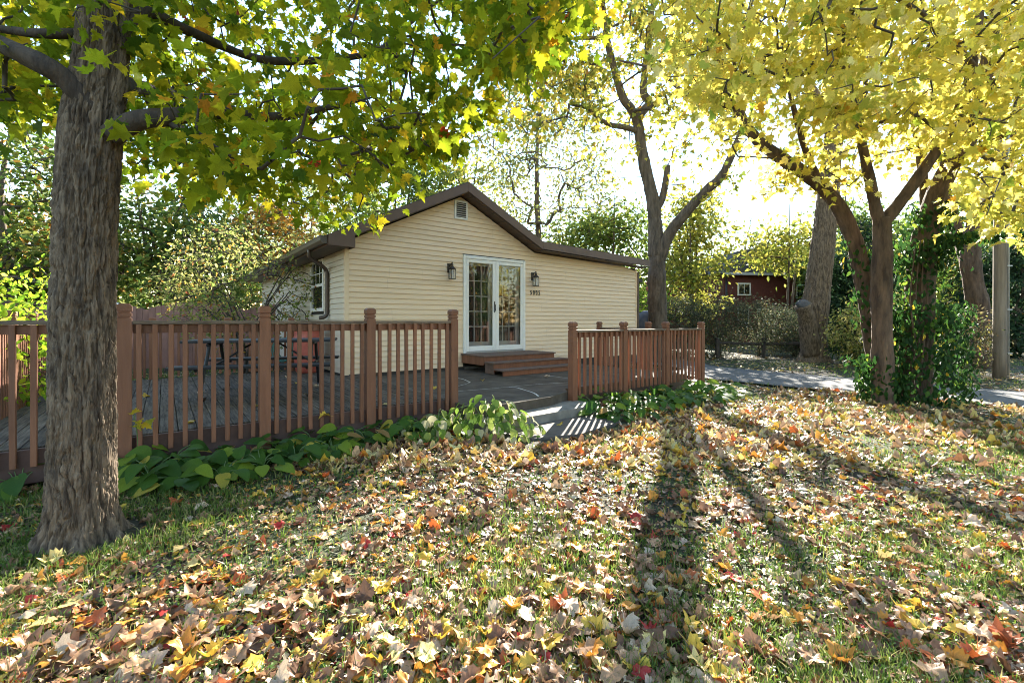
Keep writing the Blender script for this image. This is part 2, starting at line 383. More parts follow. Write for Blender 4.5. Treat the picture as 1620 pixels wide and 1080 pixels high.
# ------------------------------------------------------------------ trees
def grow(skel, targets, step=.28, wob=.12, sag=0.):
    """joins every target to the nearest wood already there; returns points, parents and girth counts"""
    cap = len(skel)+len(targets)*26+10; P = np.zeros((cap, 3)); par = np.full(cap, -1); n = len(skel); P[:n] = skel
    order = np.argsort(((targets[:, None, :]-skel[None, ::max(1, len(skel)//40)])**2).sum(2).min(1)); tips = []
    for t in targets[order]:
        d = np.linalg.norm(P[:n]-t, axis=1); i = int(np.argmin(d+.25*np.maximum(0, P[:n, 2]-t[2]))); L = d[i]
        k = int(min(24, max(2, math.ceil(L/step)))); a = P[i].copy(); j = i; w = rng.normal(0, wob*L, 3)
        for q in range(1, k+1):
            f = q/k; P[n] = a+(t-a)*f+w*math.sin(math.pi*f)*.5+np.array((0, 0, sag*L*math.sin(math.pi*f)))
            par[n] = j; j = n; n += 1
        tips.append(j)
    P = P[:n]; par = par[:n]; cnt = np.zeros(n); cnt[tips] = 1
    for i in range(n-1, len(skel)-1, -1):
        if par[i] >= 0: cnt[par[i]] += cnt[i]
    return P, par, cnt, np.array(tips)
def twig_arrays(P, par, cnt, ns, r0=.006, p=.46, seg=4, rmax=.2):
    ch = np.arange(ns, len(P)); a = P[par[ch]]; b_ = P[ch]; rb = np.minimum(r0*np.maximum(cnt[ch], 1)**p, rmax)
    ra = np.where(par[ch] >= ns, np.minimum(r0*np.maximum(cnt[par[ch]], 1)**p, rmax), rb*1.15); ra = np.minimum(ra, rb*1.6)
    d = b_-a; d /= np.linalg.norm(d, axis=1)[:, None]+1e-9; ref = np.where(np.abs(d[:, :1]) < .8, np.array([[1., 0, 0]]), np.array([[0, 1., 0]]))
    u = np.cross(d, ref); u /= np.linalg.norm(u, axis=1)[:, None]; w = np.cross(d, u)
    ang = np.arange(seg)*2*np.pi/seg; o = np.cos(ang)[None, :, None]*u[:, None]+np.sin(ang)[None, :, None]*w[:, None]
    v = np.concatenate([a[:, None]+o*ra[:, None, None], (b_+d*rb[:, None]*.3)[:, None]+o*rb[:, None, None]], 1).reshape(-1, 3)
    q = np.arange(seg); f = np.stack([q, (q+1) % seg, (q+1) % seg+seg, q+seg], 1)
    return v, (f[None]+(np.arange(len(ch))*2*seg)[:, None, None]).reshape(-1, 4)
def leaves_at(tips, P, par, per, spread, droop=.5, up=.9, centre=None):
    """leaf positions and frames round the twig ends"""
    n = len(tips)*per; t = np.repeat(tips, per); a = P[t]; b_ = P[par[t]]; f = rng.random((n, 1))
    pos = a+(b_-a)*f*.9+rng.normal(0, 1, (n, 3))*np.array(spread)
    out = pos-a+rng.normal(0, .03, (n, 3)); out /= np.linalg.norm(out, axis=1)[:, None]+1e-6
    yv = out*.9+rng.normal(0, .45, (n, 3))+np.array((0, 0, -droop))
    nv = rng.normal(0, .55, (n, 3))+np.array((0, 0, up))
    return pos, frames(yv, nv)
def ellipsoid_targets(c, r, n, clump=.55, low=None):
    out = []
    while len(out) < n:
        p = rng.uniform(-1, 1, (n*3, 3)); d = np.linalg.norm(p, axis=1); p = p[(d < 1) & (d > .25)]
        w = np.array(c)+p*np.array(r)
        q = fbm(w*(1.6/max(r)**.6)+c[0]*3.1, 2); k = q > clump-.13*rng.random(len(q)); out += list(w[k])
    return np.array(out[:n])
def bg_tree(name, label, x, y, h, cz, r, pal, n, leaf, per=14, tr=.16, stems=1, clump=.5, spread=None, droop=.35, group='trees behind the house', bark='bark', lean=(0, 0), wide=1., tmpl=None):
    g = float(gz(x, y)[0])-.05; root = thing(name, label, 'tree', (x, y, g), 0, group)
    skel = []; tv = []; tf = []; off = 0
    for s in range(stems):
        a = 2*math.pi*s/stems+rng.random()*2; sp = (.0 if stems == 1 else .32*r[0]*wide)
        pts = [(x+.15*(stems > 1)*math.cos(a), y+.15*(stems > 1)*math.sin(a), g), (x+sp*.25*math.cos(a)+rng.normal(0, .1), y+sp*.25*math.sin(a), g+h*.3),
               (x+sp*.6*math.cos(a)+rng.normal(0, .2)+lean[0]*.6, y+sp*.6*math.sin(a)+rng.normal(0, .2), g+h*.62), (x+sp*math.cos(a)+lean[0], y+sp*math.sin(a)+lean[1], g+h*.97)]
        p = catmull(pts, 5); rad = np.linspace(tr, tr*.18, len(p))*(1 if stems == 1 else .6); rad[0] *= 1.35
        v, f = tube_arrays(p, rad, 7, .12, 3.); tv.append(v); tf += [q+off for q in f]; off += len(v); skel += list(p[int(len(p)*.3):])
    tg = ellipsoid_targets((x+lean[0]*.7, y+lean[1]*.7, cz), r, n, clump)
    P, par, cnt, tips = grow(np.array(skel), tg, .5, .14)
    v, f = twig_arrays(P, par, cnt, len(skel), .010 if h > 5 else .005, .5, 4, tr*.7)
    tv.append(v); tf.append(f+off)
    rel(link('trunk', mesh_np('trunk', np.vstack(tv), tf, M[bark], smooth=True), root))
    pos, Rm = leaves_at(tips, P, par, int(per*1.5), spread or (.36, .36, .26), droop, .6)
    cl, ci = pick(pal, len(pos)); sca = 1.25*leaf*rng.uniform(.6, 1.25, len(pos))
    rel(scatter('crown', tmpl or T_RHOMB, pos, Rm, sca, cl, M['leaf_bg'], root))
    return root

# ------------------------------------------------------------------ the setting: lawn, drive, patio
def lawn_mesh():
    xs = np.concatenate([[-400, -200, -100, -50, -28, -20], np.arange(-15, 18.01, .22), [22, 30, 50, 100, 200, 400]])
    ys = np.concatenate([[-400, -200, -100, -50, -25, -12, -6, -3], np.arange(-1, 19.01, .22), [22, 26, 32, 45, 70, 120, 250, 500, 900]])
    X, Y = np.meshgrid(xs, ys, indexing='ij'); x = X.ravel(); y = Y.ravel()
    z = gz(x, y); far = np.clip((np.hypot(x, y-6)-16)/14, 0, 1); z = z*(1-far)
    s, t = sh(x, y); dr = (s > 6.9) & (s < 12.3) & (t > -16) & (t < 12); z = np.where(dr, np.minimum(z, -.03)-.012, z)
    ins = (s > -4.2) & (s < 9) & (t > -3.6) & (t < 9.4); z = np.where(ins, -.05, z)
    v = np.stack([x, y, z], 1); a = len(xs); b_ = len(ys)
    i = (np.arange(a-1)[:, None]*b_+np.arange(b_-1)[None]).ravel()
    return mesh_np('lawn', v, np.stack([i, i+b_, i+b_+1, i+1], 1), M['soil'], smooth=True)
tag(link('lawn', lawn_mesh()), kind='structure')
def strip(name, left, right, z, mt):
    L = catmull([(a, b_, 0) for a, b_ in left], 8)[:, :2]; Rr = catmull([(a, b_, 0) for a, b_ in right], 8)[:, :2]; k = min(len(L), len(Rr)); nw = 8
    v = []
    for i in range(k):
        for q in range(nw+1):
            st = L[i]*(1-q/nw)+Rr[i]*q/nw; w = hs(st[0], st[1]); v.append((w[0], w[1], z+.015*math.sin(math.pi*q/nw)))
    i = (np.arange(k-1)[:, None]*(nw+1)+np.arange(nw)[None]).ravel()
    return link(name, mesh_np(name, v, np.stack([i, i+1, i+nw+2, i+nw+1], 1), mt, smooth=True))
drive = strip('driveway', [(7.7, -15), (7.6, -7.8), (7.5, -6.5), (7.2, -4.7), (7.15, -3.0), (7.6, -1.8), (8.95, -.4), (9.0, 10)],
              [(9.95, -15), (9.9, -7.8), (9.85, -6.5), (9.8, -4.7), (9.8, -3.2), (10.0, -1.6), (11.2, .6), (12., 10)], .004, M['asphalt'])
tag(drive, kind='structure')

HX, HY = float(P0[0]), float(P0[1])
# concrete patio in front of the door
patio = link('patio', None, None, (HX, HY, 0), (0, 0, TH)); tag(patio, 'dark cracked concrete patio slab in front of the french door', 'patio', None, 'structure')
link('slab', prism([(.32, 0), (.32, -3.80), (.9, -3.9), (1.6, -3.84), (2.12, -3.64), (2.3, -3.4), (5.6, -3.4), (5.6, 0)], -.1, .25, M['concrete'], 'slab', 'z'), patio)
def crack(pts, w=.014):
    p = [gat(u, v, .25) for u, v in pts]; p = catmull(p, 5); v = []
    for i in range(len(p)):
        d = p[min(i+1, len(p)-1)]-p[max(i-1, 0)]; d = d[:2]/(np.linalg.norm(d[:2])+1e-9); nrm = np.array((-d[1], d[0])); ww = w*(.6+.8*rng.random())
        for sg in (-1, 1):
            q = p[i][:2]+nrm*sg*ww; s, t = sh(q[0], q[1]); v.append((s, t, .254))
    k = len(p); f = np.array([(2*i, 2*i+1, 2*i+3, 2*i+2) for i in range(k-1)])
    link('crack_filler', mesh_np('crack_filler', v, f, M['caulk']), patio)
crack([(804, 612), (816, 613), (830, 617), (845, 622), (852, 627)], .012)
crack([(724, 619), (748, 617), (774, 615), (804, 612), (850, 608), (900, 605)], .007)
crack([(723, 598), (733, 600), (744, 605)], .012)
crack([(864, 594), (880, 596), (902, 599)], .010)
crack([(744, 605), (735, 608), (724, 611)], .005)
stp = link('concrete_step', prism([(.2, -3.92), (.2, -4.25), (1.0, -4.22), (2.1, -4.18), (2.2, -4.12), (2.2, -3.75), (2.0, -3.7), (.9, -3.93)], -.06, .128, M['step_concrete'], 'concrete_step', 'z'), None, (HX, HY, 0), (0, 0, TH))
tag(stp, 'pale concrete step below the dark patio edge, striped with sun', 'step')
pad = link('flagstone', prism([(.35, -4.27), (.5, -4.75), (1.1, -4.92), (1.8, -4.80), (2.35, -4.55), (2.45, -4.22)], -.05, .030, M['pad'], 'flagstone', 'z'), None, (HX, HY, 0), (0, 0, TH))
tag(pad, 'dark flat stone pad in the grass at the foot of the concrete step', 'paving stone')

# ------------------------------------------------------------------ the house
house = thing('house', 'tan vinyl-sided bungalow with brown gable roof and white double door', 'house', (HX, HY, 0), TH)
AP = 2.45; RZ = 4.23; BRK = 4.55; LEAVE = -.40; REND = 8.75; WEND = 8.51; DEPTH = 9.0
def roofz(s):
    if s <= AP: return RZ-.5*(AP-s)
    if s <= BRK: return RZ-.49*(s-AP)
    return RZ-.49*(BRK-AP)-(s-BRK)*.027
def wtop(s): return roofz(s)-.235
WB = .315; EXP = .1023
DS0, DS1, DZ0, DZ1 = 2.507, 4.24, .60, 2.747
# dark core behind the boards, with the doorway left open
prof = [(.02, .1), (.02, wtop(.02)), (AP, wtop(AP)), (BRK, wtop(BRK)), (WEND-.02, wtop(WEND-.02)), (WEND-.02, .1)]
core = prism(prof, .22, DEPTH, M['core'], 'wall'); link('wall', core, house)
for (a, b_) in ((.02, DS0+.05), (DS1-.05, WEND-.02)):
    pts = [(a, .1)]+[(q, wtop(q)) for q in [a]+[w for w in (AP, BRK) if a < w < b_]+[b_]]+[(b_, .1)]
    link('wall', prism(pts, .004, .219, M['core'], 'wall'), house)
link('wall', prism([(DS0+.05, DZ1-.05), (DS0+.05, wtop(DS0+.05)), (DS1-.05, wtop(DS1-.05)), (DS1-.05, DZ1-.05)], .004, .219, M['core'], 'wall'), house)
def board(s00, s10, s01, s11, z0, z1, mt, side=False):
    """lapped course: proud at the bottom, thin at the top"""
    o0, o1, lip = .024, .003, .020
    v = [(s00, -o0, z0), (s10, -o0, z0), (s11, -o1-.0015, z1), (s01, -o1-.0015, z1), (s00, -o0+lip, z0), (s10, -o0+lip, z0), (s00, -o0, z0+.006), (s10, -o0, z0+.006), (s00, -o0+.004, z0+.058), (s10, -o0+.004, z0+.058), (s00, -o0, z0+.064), (s10, -o0, z0+.064)]
    f = [(4, 5, 1, 0), (0, 1, 3-1, 3)]
    me = bpy.data.meshes.new('siding_board')
    me.from_pydata([v[0], v[1], v[2], v[3], v[4], v[5]], [], [(5, 4, 0, 1), (0, 3, 2, 1)][::1])
    bm = bmesh.new(); bm.from_mesh(me); bm.normal_update()
    for q in bm.faces:
        if q.normal.y > .1: q.normal_flip()
    bm.to_mesh(me); bm.free()
    me.materials.append(mt); return me
def edge_s(z, left):                     # where the wall top crosses the height z
    if left: return max(.0, AP-(wtop(AP)-z)/.5)
    if z <= wtop(WEND): return WEND
    if z <= wtop(BRK)+1e-6: return BRK+(wtop(BRK)-z)/.027
    return AP+(wtop(AP)-z)/.49
z = WB; ci = 0; seam = {}
while z < wtop(AP)-.02:
    z1 = min(z+EXP, wtop(AP)-.004)
    l0, l1, r0, r1 = edge_s(z, True), edge_s(z1, True), edge_s(z, False), edge_s(z1, False)
    pair = ci//2
    if pair not in seam: seam[pair] = sorted(rng.uniform(.6, 8.2, 2))
    spans = [(l0, r0, l1, r1)]
    if z1 > DZ0-.25 and z < DZ1-.01:
        spans = [(l0, DS0-.004, l1, DS0-.004), (DS1+.004, r0, DS1+.004, r1)]
    for (a0, b0, a1, b1) in spans:
        cuts = [q for q in seam[pair] if a0+.3 < q < b0-.3 and a1+.3 < q < b1-.3]
        xs0 = [a0]+cuts+[b0]; xs1 = [a1]+cuts+[b1]
        for q in range(len(xs0)-1):
            g = .0015 if q < len(xs0)-2 else 0
            link('siding_board', board(xs0[q], xs0[q+1]-g, xs1[q], xs1[q+1]-g, z, z1, M['siding']), house)
    z = z1; ci += 1
# left side wall courses: built along +x then turned so that they face -s
WT0, WT1, WZ0, WZ1 = 1.45, 2.33, 1.58, 2.56
z = WB
while z < 2.62:
    z1 = min(z+EXP, 2.65)
    spans = [(0, DEPTH)] if (z1 < WZ0-.05 or z > WZ1+.06) else [(0, WT0-.07), (WT1+.07, DEPTH)]
    for a, b_ in spans:
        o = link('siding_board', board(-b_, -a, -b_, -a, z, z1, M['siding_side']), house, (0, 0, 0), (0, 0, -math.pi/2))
    z = z1
piece('corner_trim', house, -.024, .055, -.026, .055, WB-.015, wtop(.0)-.012, M['siding'], .004)
piece('corner_trim', house, WEND-.055, WEND+.02, -.024, .05, WB-.015, wtop(WEND)-.01, M['siding'], .004)
for s0 in np.arange(.35, 8.4, .40): piece('foundation_block', house, s0+.003, s0+.397, .006, .2, .10, WB-.02+.012, M['foundation'], .006)
# gable vent
vent = piece('vent', house, AP-.165, AP+.165, -.040, -.012, 3.50, 3.91, M['white'], .006)
vent_in = link('dark_vent_sheet', box(.24, .006, .32, M['core']), vent, (0, -.0165, .045))  # dark sheet in place of a hole, the vent body is solid
for q in range(7): o = link('slat', box(.24, .020, .006, M['white']), vent, (0, -.020, .06+q*.045), (R(-30), 0, 0))
# roof deck, shingles
rp = [(LEAVE-.02, roofz(LEAVE)-.01), (AP, RZ), (BRK, roofz(BRK)), (REND, roofz(REND)), (REND, roofz(REND)-.05), (BRK, roofz(BRK)-.05), (AP, RZ-.055), (LEAVE-.02, roofz(LEAVE)-.06)]
roof = link('roof', prism(rp, -.31, DEPTH+.3, M['fascia'], 'roof'), house)
sp = [(LEAVE-.06, roofz(LEAVE)-.024), (AP, RZ+.022), (BRK, roofz(BRK)+.014), (REND+.02, roofz(REND)+.012), (REND+.02, roofz(REND)+.002), (BRK, roofz(BRK)+.003), (AP, RZ+.003), (LEAVE-.06, roofz(LEAVE)-.036)]
link('shingle_sheet', prism(sp, -.325, DEPTH+.3, M['shingle'], 'shingle_sheet'), roof)
# fascia boards along the front rake
def slab_on_slope(name, sa, sb, dz0, dz1, t0, t1, mt, parent):
    za, zb = roofz(sa), roofz(sb)
    return link(name, prism([(sa, za+dz0), (sb, zb+dz0), (sb, zb+dz1), (sa, za+dz1)], t0, t1, mt, name), parent)
slab_on_slope('fascia_board', LEAVE+.0, AP-.002, -.19, .0, -.338, -.311, M['fascia'], house)
slab_on_slope('fascia_board', AP+.002, BRK, -.19, .0, -.338, -.311, M['fascia'], house)
slab_on_slope('fascia_board', BRK+.003, REND, -.175, .004, -.340, -.312, M['fascia'], house)
# boxed eave return at the left end of the rake
link('eave_return', prism([(LEAVE, roofz(LEAVE)-.191), (LEAVE+.0, 2.625), (.06, 2.625), (.06, roofz(.06)-.191)], -.336, -.308, M['fascia'], 'eave_return'), house)
piece('eave_return', house, .045, .073, -.307, -.02, 2.625, 2.80, M['fascia'])
# soffit panels under the rake overhang, each a strip across
def soffit_run(sa, sb, n):
    for q in range(n):
        a = sa+(sb-sa)*q/n+.004; b_ = sa+(sb-sa)*(q+1)/n-.004; slab_on_slope('soffit_panel', a, b_, -.205-.004*(q % 2), -.192, -.307, -.004, M['soffit'], house)
soffit_run(.12, AP, 16); soffit_run(AP, BRK-.01, 15); soffit_run(BRK+.01, REND-.02, 30)
for q in range(40):
    a = -.3+q*.235; piece('soffit_panel', house, LEAVE+.01, -.02, a, a+.229, 2.629, 2.641, M['soffit'])
piece('eave_fascia', house, LEAVE-.012, LEAVE+.008, -.3, DEPTH+.2, 2.625, roofz(LEAVE)-.03, M['fascia'])
# gutter with a rolled lip, downspout
gp = [(LEAVE-.014, 2.78), (LEAVE-.014, 2.665), (LEAVE-.085, 2.655), (LEAVE-.115, 2.70), (LEAVE-.118, 2.775), (LEAVE-.130, 2.785), (LEAVE-.130, 2.772), (LEAVE-.124, 2.765), (LEAVE-.122, 2.70), (LEAVE-.088, 2.647), (LEAVE-.012, 2.657), (LEAVE-.008, 2.78)]
gut = link('gutter', prism(gp, -.30, DEPTH+.2, M['gutter'], 'gutter'), house)
link('end_cap', prism([(LEAVE-.012, 2.782), (LEAVE-.012, 2.655), (LEAVE-.088, 2.645), (LEAVE-.122, 2.70), (LEAVE-.128, 2.784)], -.306, -.301, M['gutter'], 'end_cap'), gut)
dpts = catmull([(-.46, .72, 2.66), (-.46, .72, 2.58), (-.42, .76, 2.50), (-.22, .90, 2.42), (-.09, 1.0, 2.34), (-.06, 1.0, 2.22), (-.06, 1.0, 1.9), (-.06, 1.0, 1.55), (-.065, 1.0, 1.44), (-.11, 1.02, 1.385), (-.20, 1.05, 1.365)], 5)
ds = tube('downspout', dpts, .04, M['gutter'], 10, parent=house)
for zz in (2.1, 1.6): link('strap', box(.10, .012, .025, M['gutter']), ds, (-.03, 1.045, zz), (0, 0, R(90)))
piece('downspout', house, WEND+.03, WEND+.09, -.06, .0, .35, 2.75, M['gutter'], .01)
# window in the side wall
win = link('window', prism([(WT0-.07, WZ0-.07), (WT1+.07, WZ0-.07), (WT1+.07, WZ1+.05), (WT0-.07, WZ1+.05)], 0, .03, M['core'], 'window'), house, (.03, 0, 0), (0, 0, R(90)))
def wbox(nm, t0, t1, z0, z1, d0, d1, mt, parent=win): return link(nm, box(t1-t0, d1-d0, z1-z0, mt), parent, ((t0+t1)/2, (d0+d1)/2, z0))
for a, b_, c_, d_ in ((WT0-.07, WT0, WZ0-.07, WZ1+.05), (WT1, WT1+.07, WZ0-.07, WZ1+.05), (WT0, WT1, WZ1-.0, WZ1+.05), (WT0, WT1, WZ0-.07, WZ0)):
    wbox('frame', a, b_, c_, d_, .031, .068, M['white'])
midz = (WZ0+WZ1)/2
wbox('meeting_rail', WT0, WT1, midz-.03, midz+.03, .034, .058, M['white'])
for z0, z1 in ((WZ0, midz-.03), (midz+.03, WZ1)): wbox('pane', WT0, WT1, z0, z1, .033, .037, M['glass'])
for q in (1, 2): wbox('muntin', WT0+(WT1-WT0)*q/3-.008, WT0+(WT1-WT0)*q/3+.008, midz+.03, WZ1, .0385, .045, M['white'])
wbox('muntin', WT0, WT1, (midz+WZ1)/2, (midz+WZ1)/2+.016, .0386, .0455, M['white'])

# the double door: white casing, two storm doors, grey french doors behind with panes
door = link('double_door', box(.02, .02, .02, M['white']), house, (DS0+.05, .02, DZ0+.02))
door['label'] = 'white double storm door over grey french doors with many panes'
dx, dy, dz = DS0+.05, .02, DZ0+.02
def dp(nm, s0, s1, t0, t1, z0, z1, mt, bev=0., par=None): return link(nm, box(s1-s0, t1-t0, z1-z0, mt, bev), par or door, ((s0+s1)/2-dx, (t0+t1)/2-dy, z0-dz))
CW = .075
dp('casing', DS0, DS0+CW, -.045, .02, DZ0, DZ1, M['white'], .008)
dp('casing', DS1-CW, DS1, -.045, .02, DZ0, DZ1, M['white'], .008)
dp('casing', DS0+CW+.001, DS1-CW-.001, -.045, .02, DZ1-CW, DZ1, M['white'], .008)
dp('threshold', DS0+CW+.001, DS1-CW-.001, -.05, .16, DZ0, DZ0+.035, M['galv'])
dp('dark_room_sheet', DS0+.05, DS1-.05, .205, .214, DZ0, DZ1-.02, M['core'])  # dark sheet stands in for the unlit room behind the doors
mid = (DS0+DS1)/2
for k, (a, b_) in enumerate(((DS0+CW+.004, mid-.003), (mid+.003, DS1-CW-.004))):
    z0, z1 = DZ0+.038, DZ1-CW-.004; st = .085
    dp('storm_stile', a, a+st*(.75 if k == 0 else 1), -.034, .0, z0, z1, M['white'], .005)
    dp('storm_stile', b_-st*(1 if k == 0 else .75), b_, -.034, .0, z0, z1, M['white'], .005)
    la, lb = a+st*(.75 if k == 0 else 1)+.001, b_-st*(1 if k == 0 else .75)-.001
    dp('storm_rail', la, lb, -.034, .0, z1-.075, z1, M['white'], .005); dp('storm_rail', la, lb, -.034, .0, z0, z0+.11, M['white'], .005)
    dp('storm_glass', la, lb, -.018, -.014, z0+.111, z1-.076, M['storm'])
    # french door leaf
    fa, fb = a-.004+.004, b_; f0, f1 = .10, .14; sw = .135
    dp('door_stile', fa, fa+sw*.72, f0, f1, z0, z1, M['greydoor'], .004); dp('door_stile', fb-sw*.9, fb, f0, f1, z0, z1, M['greydoor'], .004)
    pa, pb = fa+sw*.72+.001, fb-sw*.9-.001; q0, q1 = z0+.20, z1-.12
    dp('door_rail', pa, pb, f0, f1, z0, q0, M['greydoor'], .004); dp('door_rail', pa, pb, f0, f1, q1, z1, M['greydoor'], .004)
    pw = (pb-pa)/3; ph = (q1-q0)/5
    for i in range(3):
        for j in range(5): dp('pane', pa+i*pw+.008, pa+(i+1)*pw-.008, .121+.002*rng.random(), .126, q0+j*ph+.008, q0+(j+1)*ph-.008, M['glass'])
    for i in (1, 2): dp('muntin', pa+i*pw-.011, pa+i*pw+.011, .104, .132, q0, q1, M['greydoor'])
    for j in range(1, 5): dp('muntin', pa, pb, .106, .130, q0+j*ph-.011, q0+j*ph+.011, M['greydoor'])
hnd = dp('handle', mid-.055, mid-.030, -.05, -.035, 1.50, 1.75, M['black'], .006)
link('lever', tube('x', [(0, 0, .02), (0, -.035, .05), (0, -.04, .12), (0, -.03, .17), (0, 0, .19)], .008, M['black'], 6).data, hnd, (.0, 0, .0))
bpy.data.objects.remove(bpy.data.objects['x'])

# wall lanterns
def lantern(s, z, label):
    w = hs(s, -.016); L = thing('wall_lantern', label, 'wall lamp', (w[0], w[1], z), TH, 'lanterns beside the door')
    link('back_plate', box(.105, .016, .20, M['bronze'], .008), L, (0, -.006, .02))
    ar = catmull([(0, -.015, .17), (0, -.06, .20), (0, -.11, .215), (0, -.125, .19)], 5)
    tube('arm', ar, .009, M['bronze'], 8, parent=L)
    cap = lathe([(.078, .085), (.074, .100), (.05, .125), (.028, .15), (.022, .175), (.03, .185), (.012, .20), (.012, .215), (.018, .225), (.0, .245)], M['bronze'], 16, 'cap')
    link('cap', cap, L, (0, -.125, 0))
    bs = link('base', box(.115, .115, .014, M['bronze'], .004), L, (0, -.125, -.125))
    for sx in (-1, 1):
        for sy in (-1, 1): link('corner_bar', box(.010, .010, .197, M['bronze']), L, (sx*.051, -.125+sy*.051, -.111))
    for a in range(4):
        link('glass_pane', box(.091, .003, .19, M['clear']), L, (.051*math.cos(a*math.pi/2), -.125+.051*math.sin(a*math.pi/2), -.109), (0, 0, a*math.pi/2+math.pi/2))
    link('candle', lathe([(.016, -.11), (.016, -.02), (.010, -.015), (.020, .02), (.012, .055), (.0, .07)], M['white'], 10, 'candle'), L, (0, -.125, 0))
def s_on_wall(u): Y = 10118/(1752-u); return sh((u-810)/F*Y, Y)[0]
lantern(s_on_wall(709)+.02, 2.31, 'dark lantern on the siding left of the white door')
lantern(s_on_wall(841)+.02, 2.27, 'dark lantern on the siding right of the white door above the house number')
# house number
hn = thing('house_number', 'black house number 5005 on the siding below the right lantern', 'house number', (*hs(4.40, -.017), 1.945), TH)
for k, ch in enumerate('5005'):
    cu = bpy.data.curves.new('digit', 'FONT'); cu.body = ch; cu.size = .155; cu.extrude = .004; cu.offset = .0035
    to = bpy.data.objects.new('t', cu); col.objects.link(to); bpy.context.view_layer.update()
    me = bpy.data.meshes.new_from_object(to); bpy.data.objects.remove(to); me.materials.append(M['black'])
    o = link('digit', me, hn, (k*.088, -.006, 0), (R(90), 0, 0)); o.scale = (.72, 1, 1)

# wooden entry steps
es = thing('entry_steps', 'worn reddish-brown wooden steps up to the white double door', 'steps', (HX, HY, .25), TH)
def ep(nm, s0, s1, t0, t1, z0, z1, mt, bev=.004): return link(nm, box(s1-s0, t1-t0, z1-z0, mt, bev), es, ((s0+s1)/2, (t0+t1)/2, z0-.25))
S0, S1 = 2.44, 4.40
for k in range(6): ep('tread_board', S0, S1, -.93+k*.151, -.93+(k+1)*.151-.006, .572, .60-.002*(k % 2), M['treads'])
ep('riser', S0+.02, S1-.02, -.905, -.87, .43, .571, M['paint'])
ep('side_panel', S0+.02, S0+.05, -.869, -.03, .40, .571, M['paint']); ep('side_panel', S1-.05, S1-.02, -.869, -.03, .254, .571, M['paint'])
ep('support', S0+.28, S0+.40, -.85, -.60, .254, .571, M['treads'])
for k in range(2): ep('tread_board', S0, S1+.1, -1.27+k*.17, -1.27+(k+1)*.17-.005, .458, .484, M['treads'])
ep('riser', S0+.02, S1+.08, -1.250, -1.22, .31, .457, M['paint'])
for k in range(2): ep('tread_board', S0-.02, S1+.12, -1.61+k*.17, -1.61+(k+1)*.17-.005, .342, .368, M['treads'])
ep('riser', S0, S1+.10, -1.590, -1.56, .252, .341, M['paint'])
ep('stringer', S0+.04, S0+.075, -1.219, -.906, .254, .457, M['treads'])
ep('stringer', S1-.02, S1+.015, -1.219, -.906, .254, .457, M['treads'])

# ------------------------------------------------------------------ deck and railings
deck = thing('deck', 'weathered grey plank deck beside the house behind the brown railing', 'deck', (HX, HY, 0), TH)
k = 0; s0 = -4.0
while s0 < .28:
    y1 = 1.5 if s0 < -.15 else -.03
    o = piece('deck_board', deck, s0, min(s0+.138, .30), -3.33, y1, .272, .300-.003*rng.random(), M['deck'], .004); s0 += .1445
piece('rim_board', deck, -4.03, .30, -3.372, -3.335, .02, .288, M['skirt'], .004)
piece('rim_board', deck, -4.04, -4.005, -3.33, 1.5, .02, .285, M['skirt'], .004)
piece('rim_board', deck, -4.0, -.02, 1.505, 1.54, .02, .285, M['skirt'], .004)
def post_mesh(h, w=.05):
    pr = [(0, w), (h-.125, w), (h-.121, w*.82), (h-.113, w*.82), (h-.109, w), (h-.083, w), (h-.079, w*.82), (h-.069, w*.82), (h-.065, w*1.04), (h-.022, w*1.04), (h, w*.66)]
    v = []
    for z_, q in pr: v += [(-q, -q, z_), (q, -q, z_), (q, q, z_), (-q, q, z_)]
    f = [(i*4+a, i*4+(a+1) % 4, i*4+4+(a+1) % 4, i*4+4+a) for i in range(len(pr)-1) for a in range(4)]
    nn = (len(pr)-1)*4
    me = mesh_np('post', v, [np.array(f+[(nn, nn+1, nn+2, nn+3)])], M['paint']); me.shade_flat(); return me
def railing(label, p0, p1, posts, base, top, nb, lower, capz, out=(0, 0), endposts=True, bal_off=-.03):
    """posts: fractions along the line in house coordinates"""
    p0 = np.array(p0, float); p1 = np.array(p1, float); d = p1-p0; L = np.linalg.norm(d); d = d/L; ang = math.atan2(d[1], d[0]); nrm = np.array((d[1], -d[0]))
    w = hs(*p0); rt = thing('railing', label, 'railing', (w[0], w[1], base), TH+ang)
    pm = post_mesh(capz-base); br = random.Random(int(L*1000))
    for x in posts:
        o = link('post', pm, rt, (x, -.0, 0), (0, 0, 0))
    for a, b_ in zip(posts[:-1], posts[1:]):
        link('rail', box(b_-a-.104, .088, .032, M['railcap'], .005), rt, ((a+b_)/2, -.005, top-.032-base))
        link('rail', box(b_-a-.104, .035, .075, M['paint'], .003), rt, ((a+b_)/2, .012, top-.109-base))
        g = (b_-a-.10)/(nb)
        for q in range(nb):
            x = a+.05+g*(q+.5)+br.uniform(-.004, .004)
            o = link('baluster', box(.038, .036, top-.034-lower, M['paint'], .003), rt, (x, bal_off+.0, lower-base), (br.uniform(-.006, .006), br.uniform(-.006, .006), br.uniform(-.05, .05)))
    return rt
railing('reddish-brown railing along the near edge of the deck, behind the maple trunk', (-4.02, -3.375), (.317, -3.375), [.0, 1.085, 2.16, 3.24, 4.335], .02, 1.305, 9, .16, 1.452, bal_off=-.032)
railing('brown railing along the left side of the deck', (-4.02, -3.30), (-4.02, 1.46), [1.1, 2.15, 3.2, 4.36], .05, 1.26, 9, .10, 1.42)
railing('brown railing along the far edge of the deck behind the picnic table', (-4.02, 1.50), (-.55, 1.50), [.12, 1.2, 2.3, 3.4], .05, 1.225, 8, .33, 1.37)
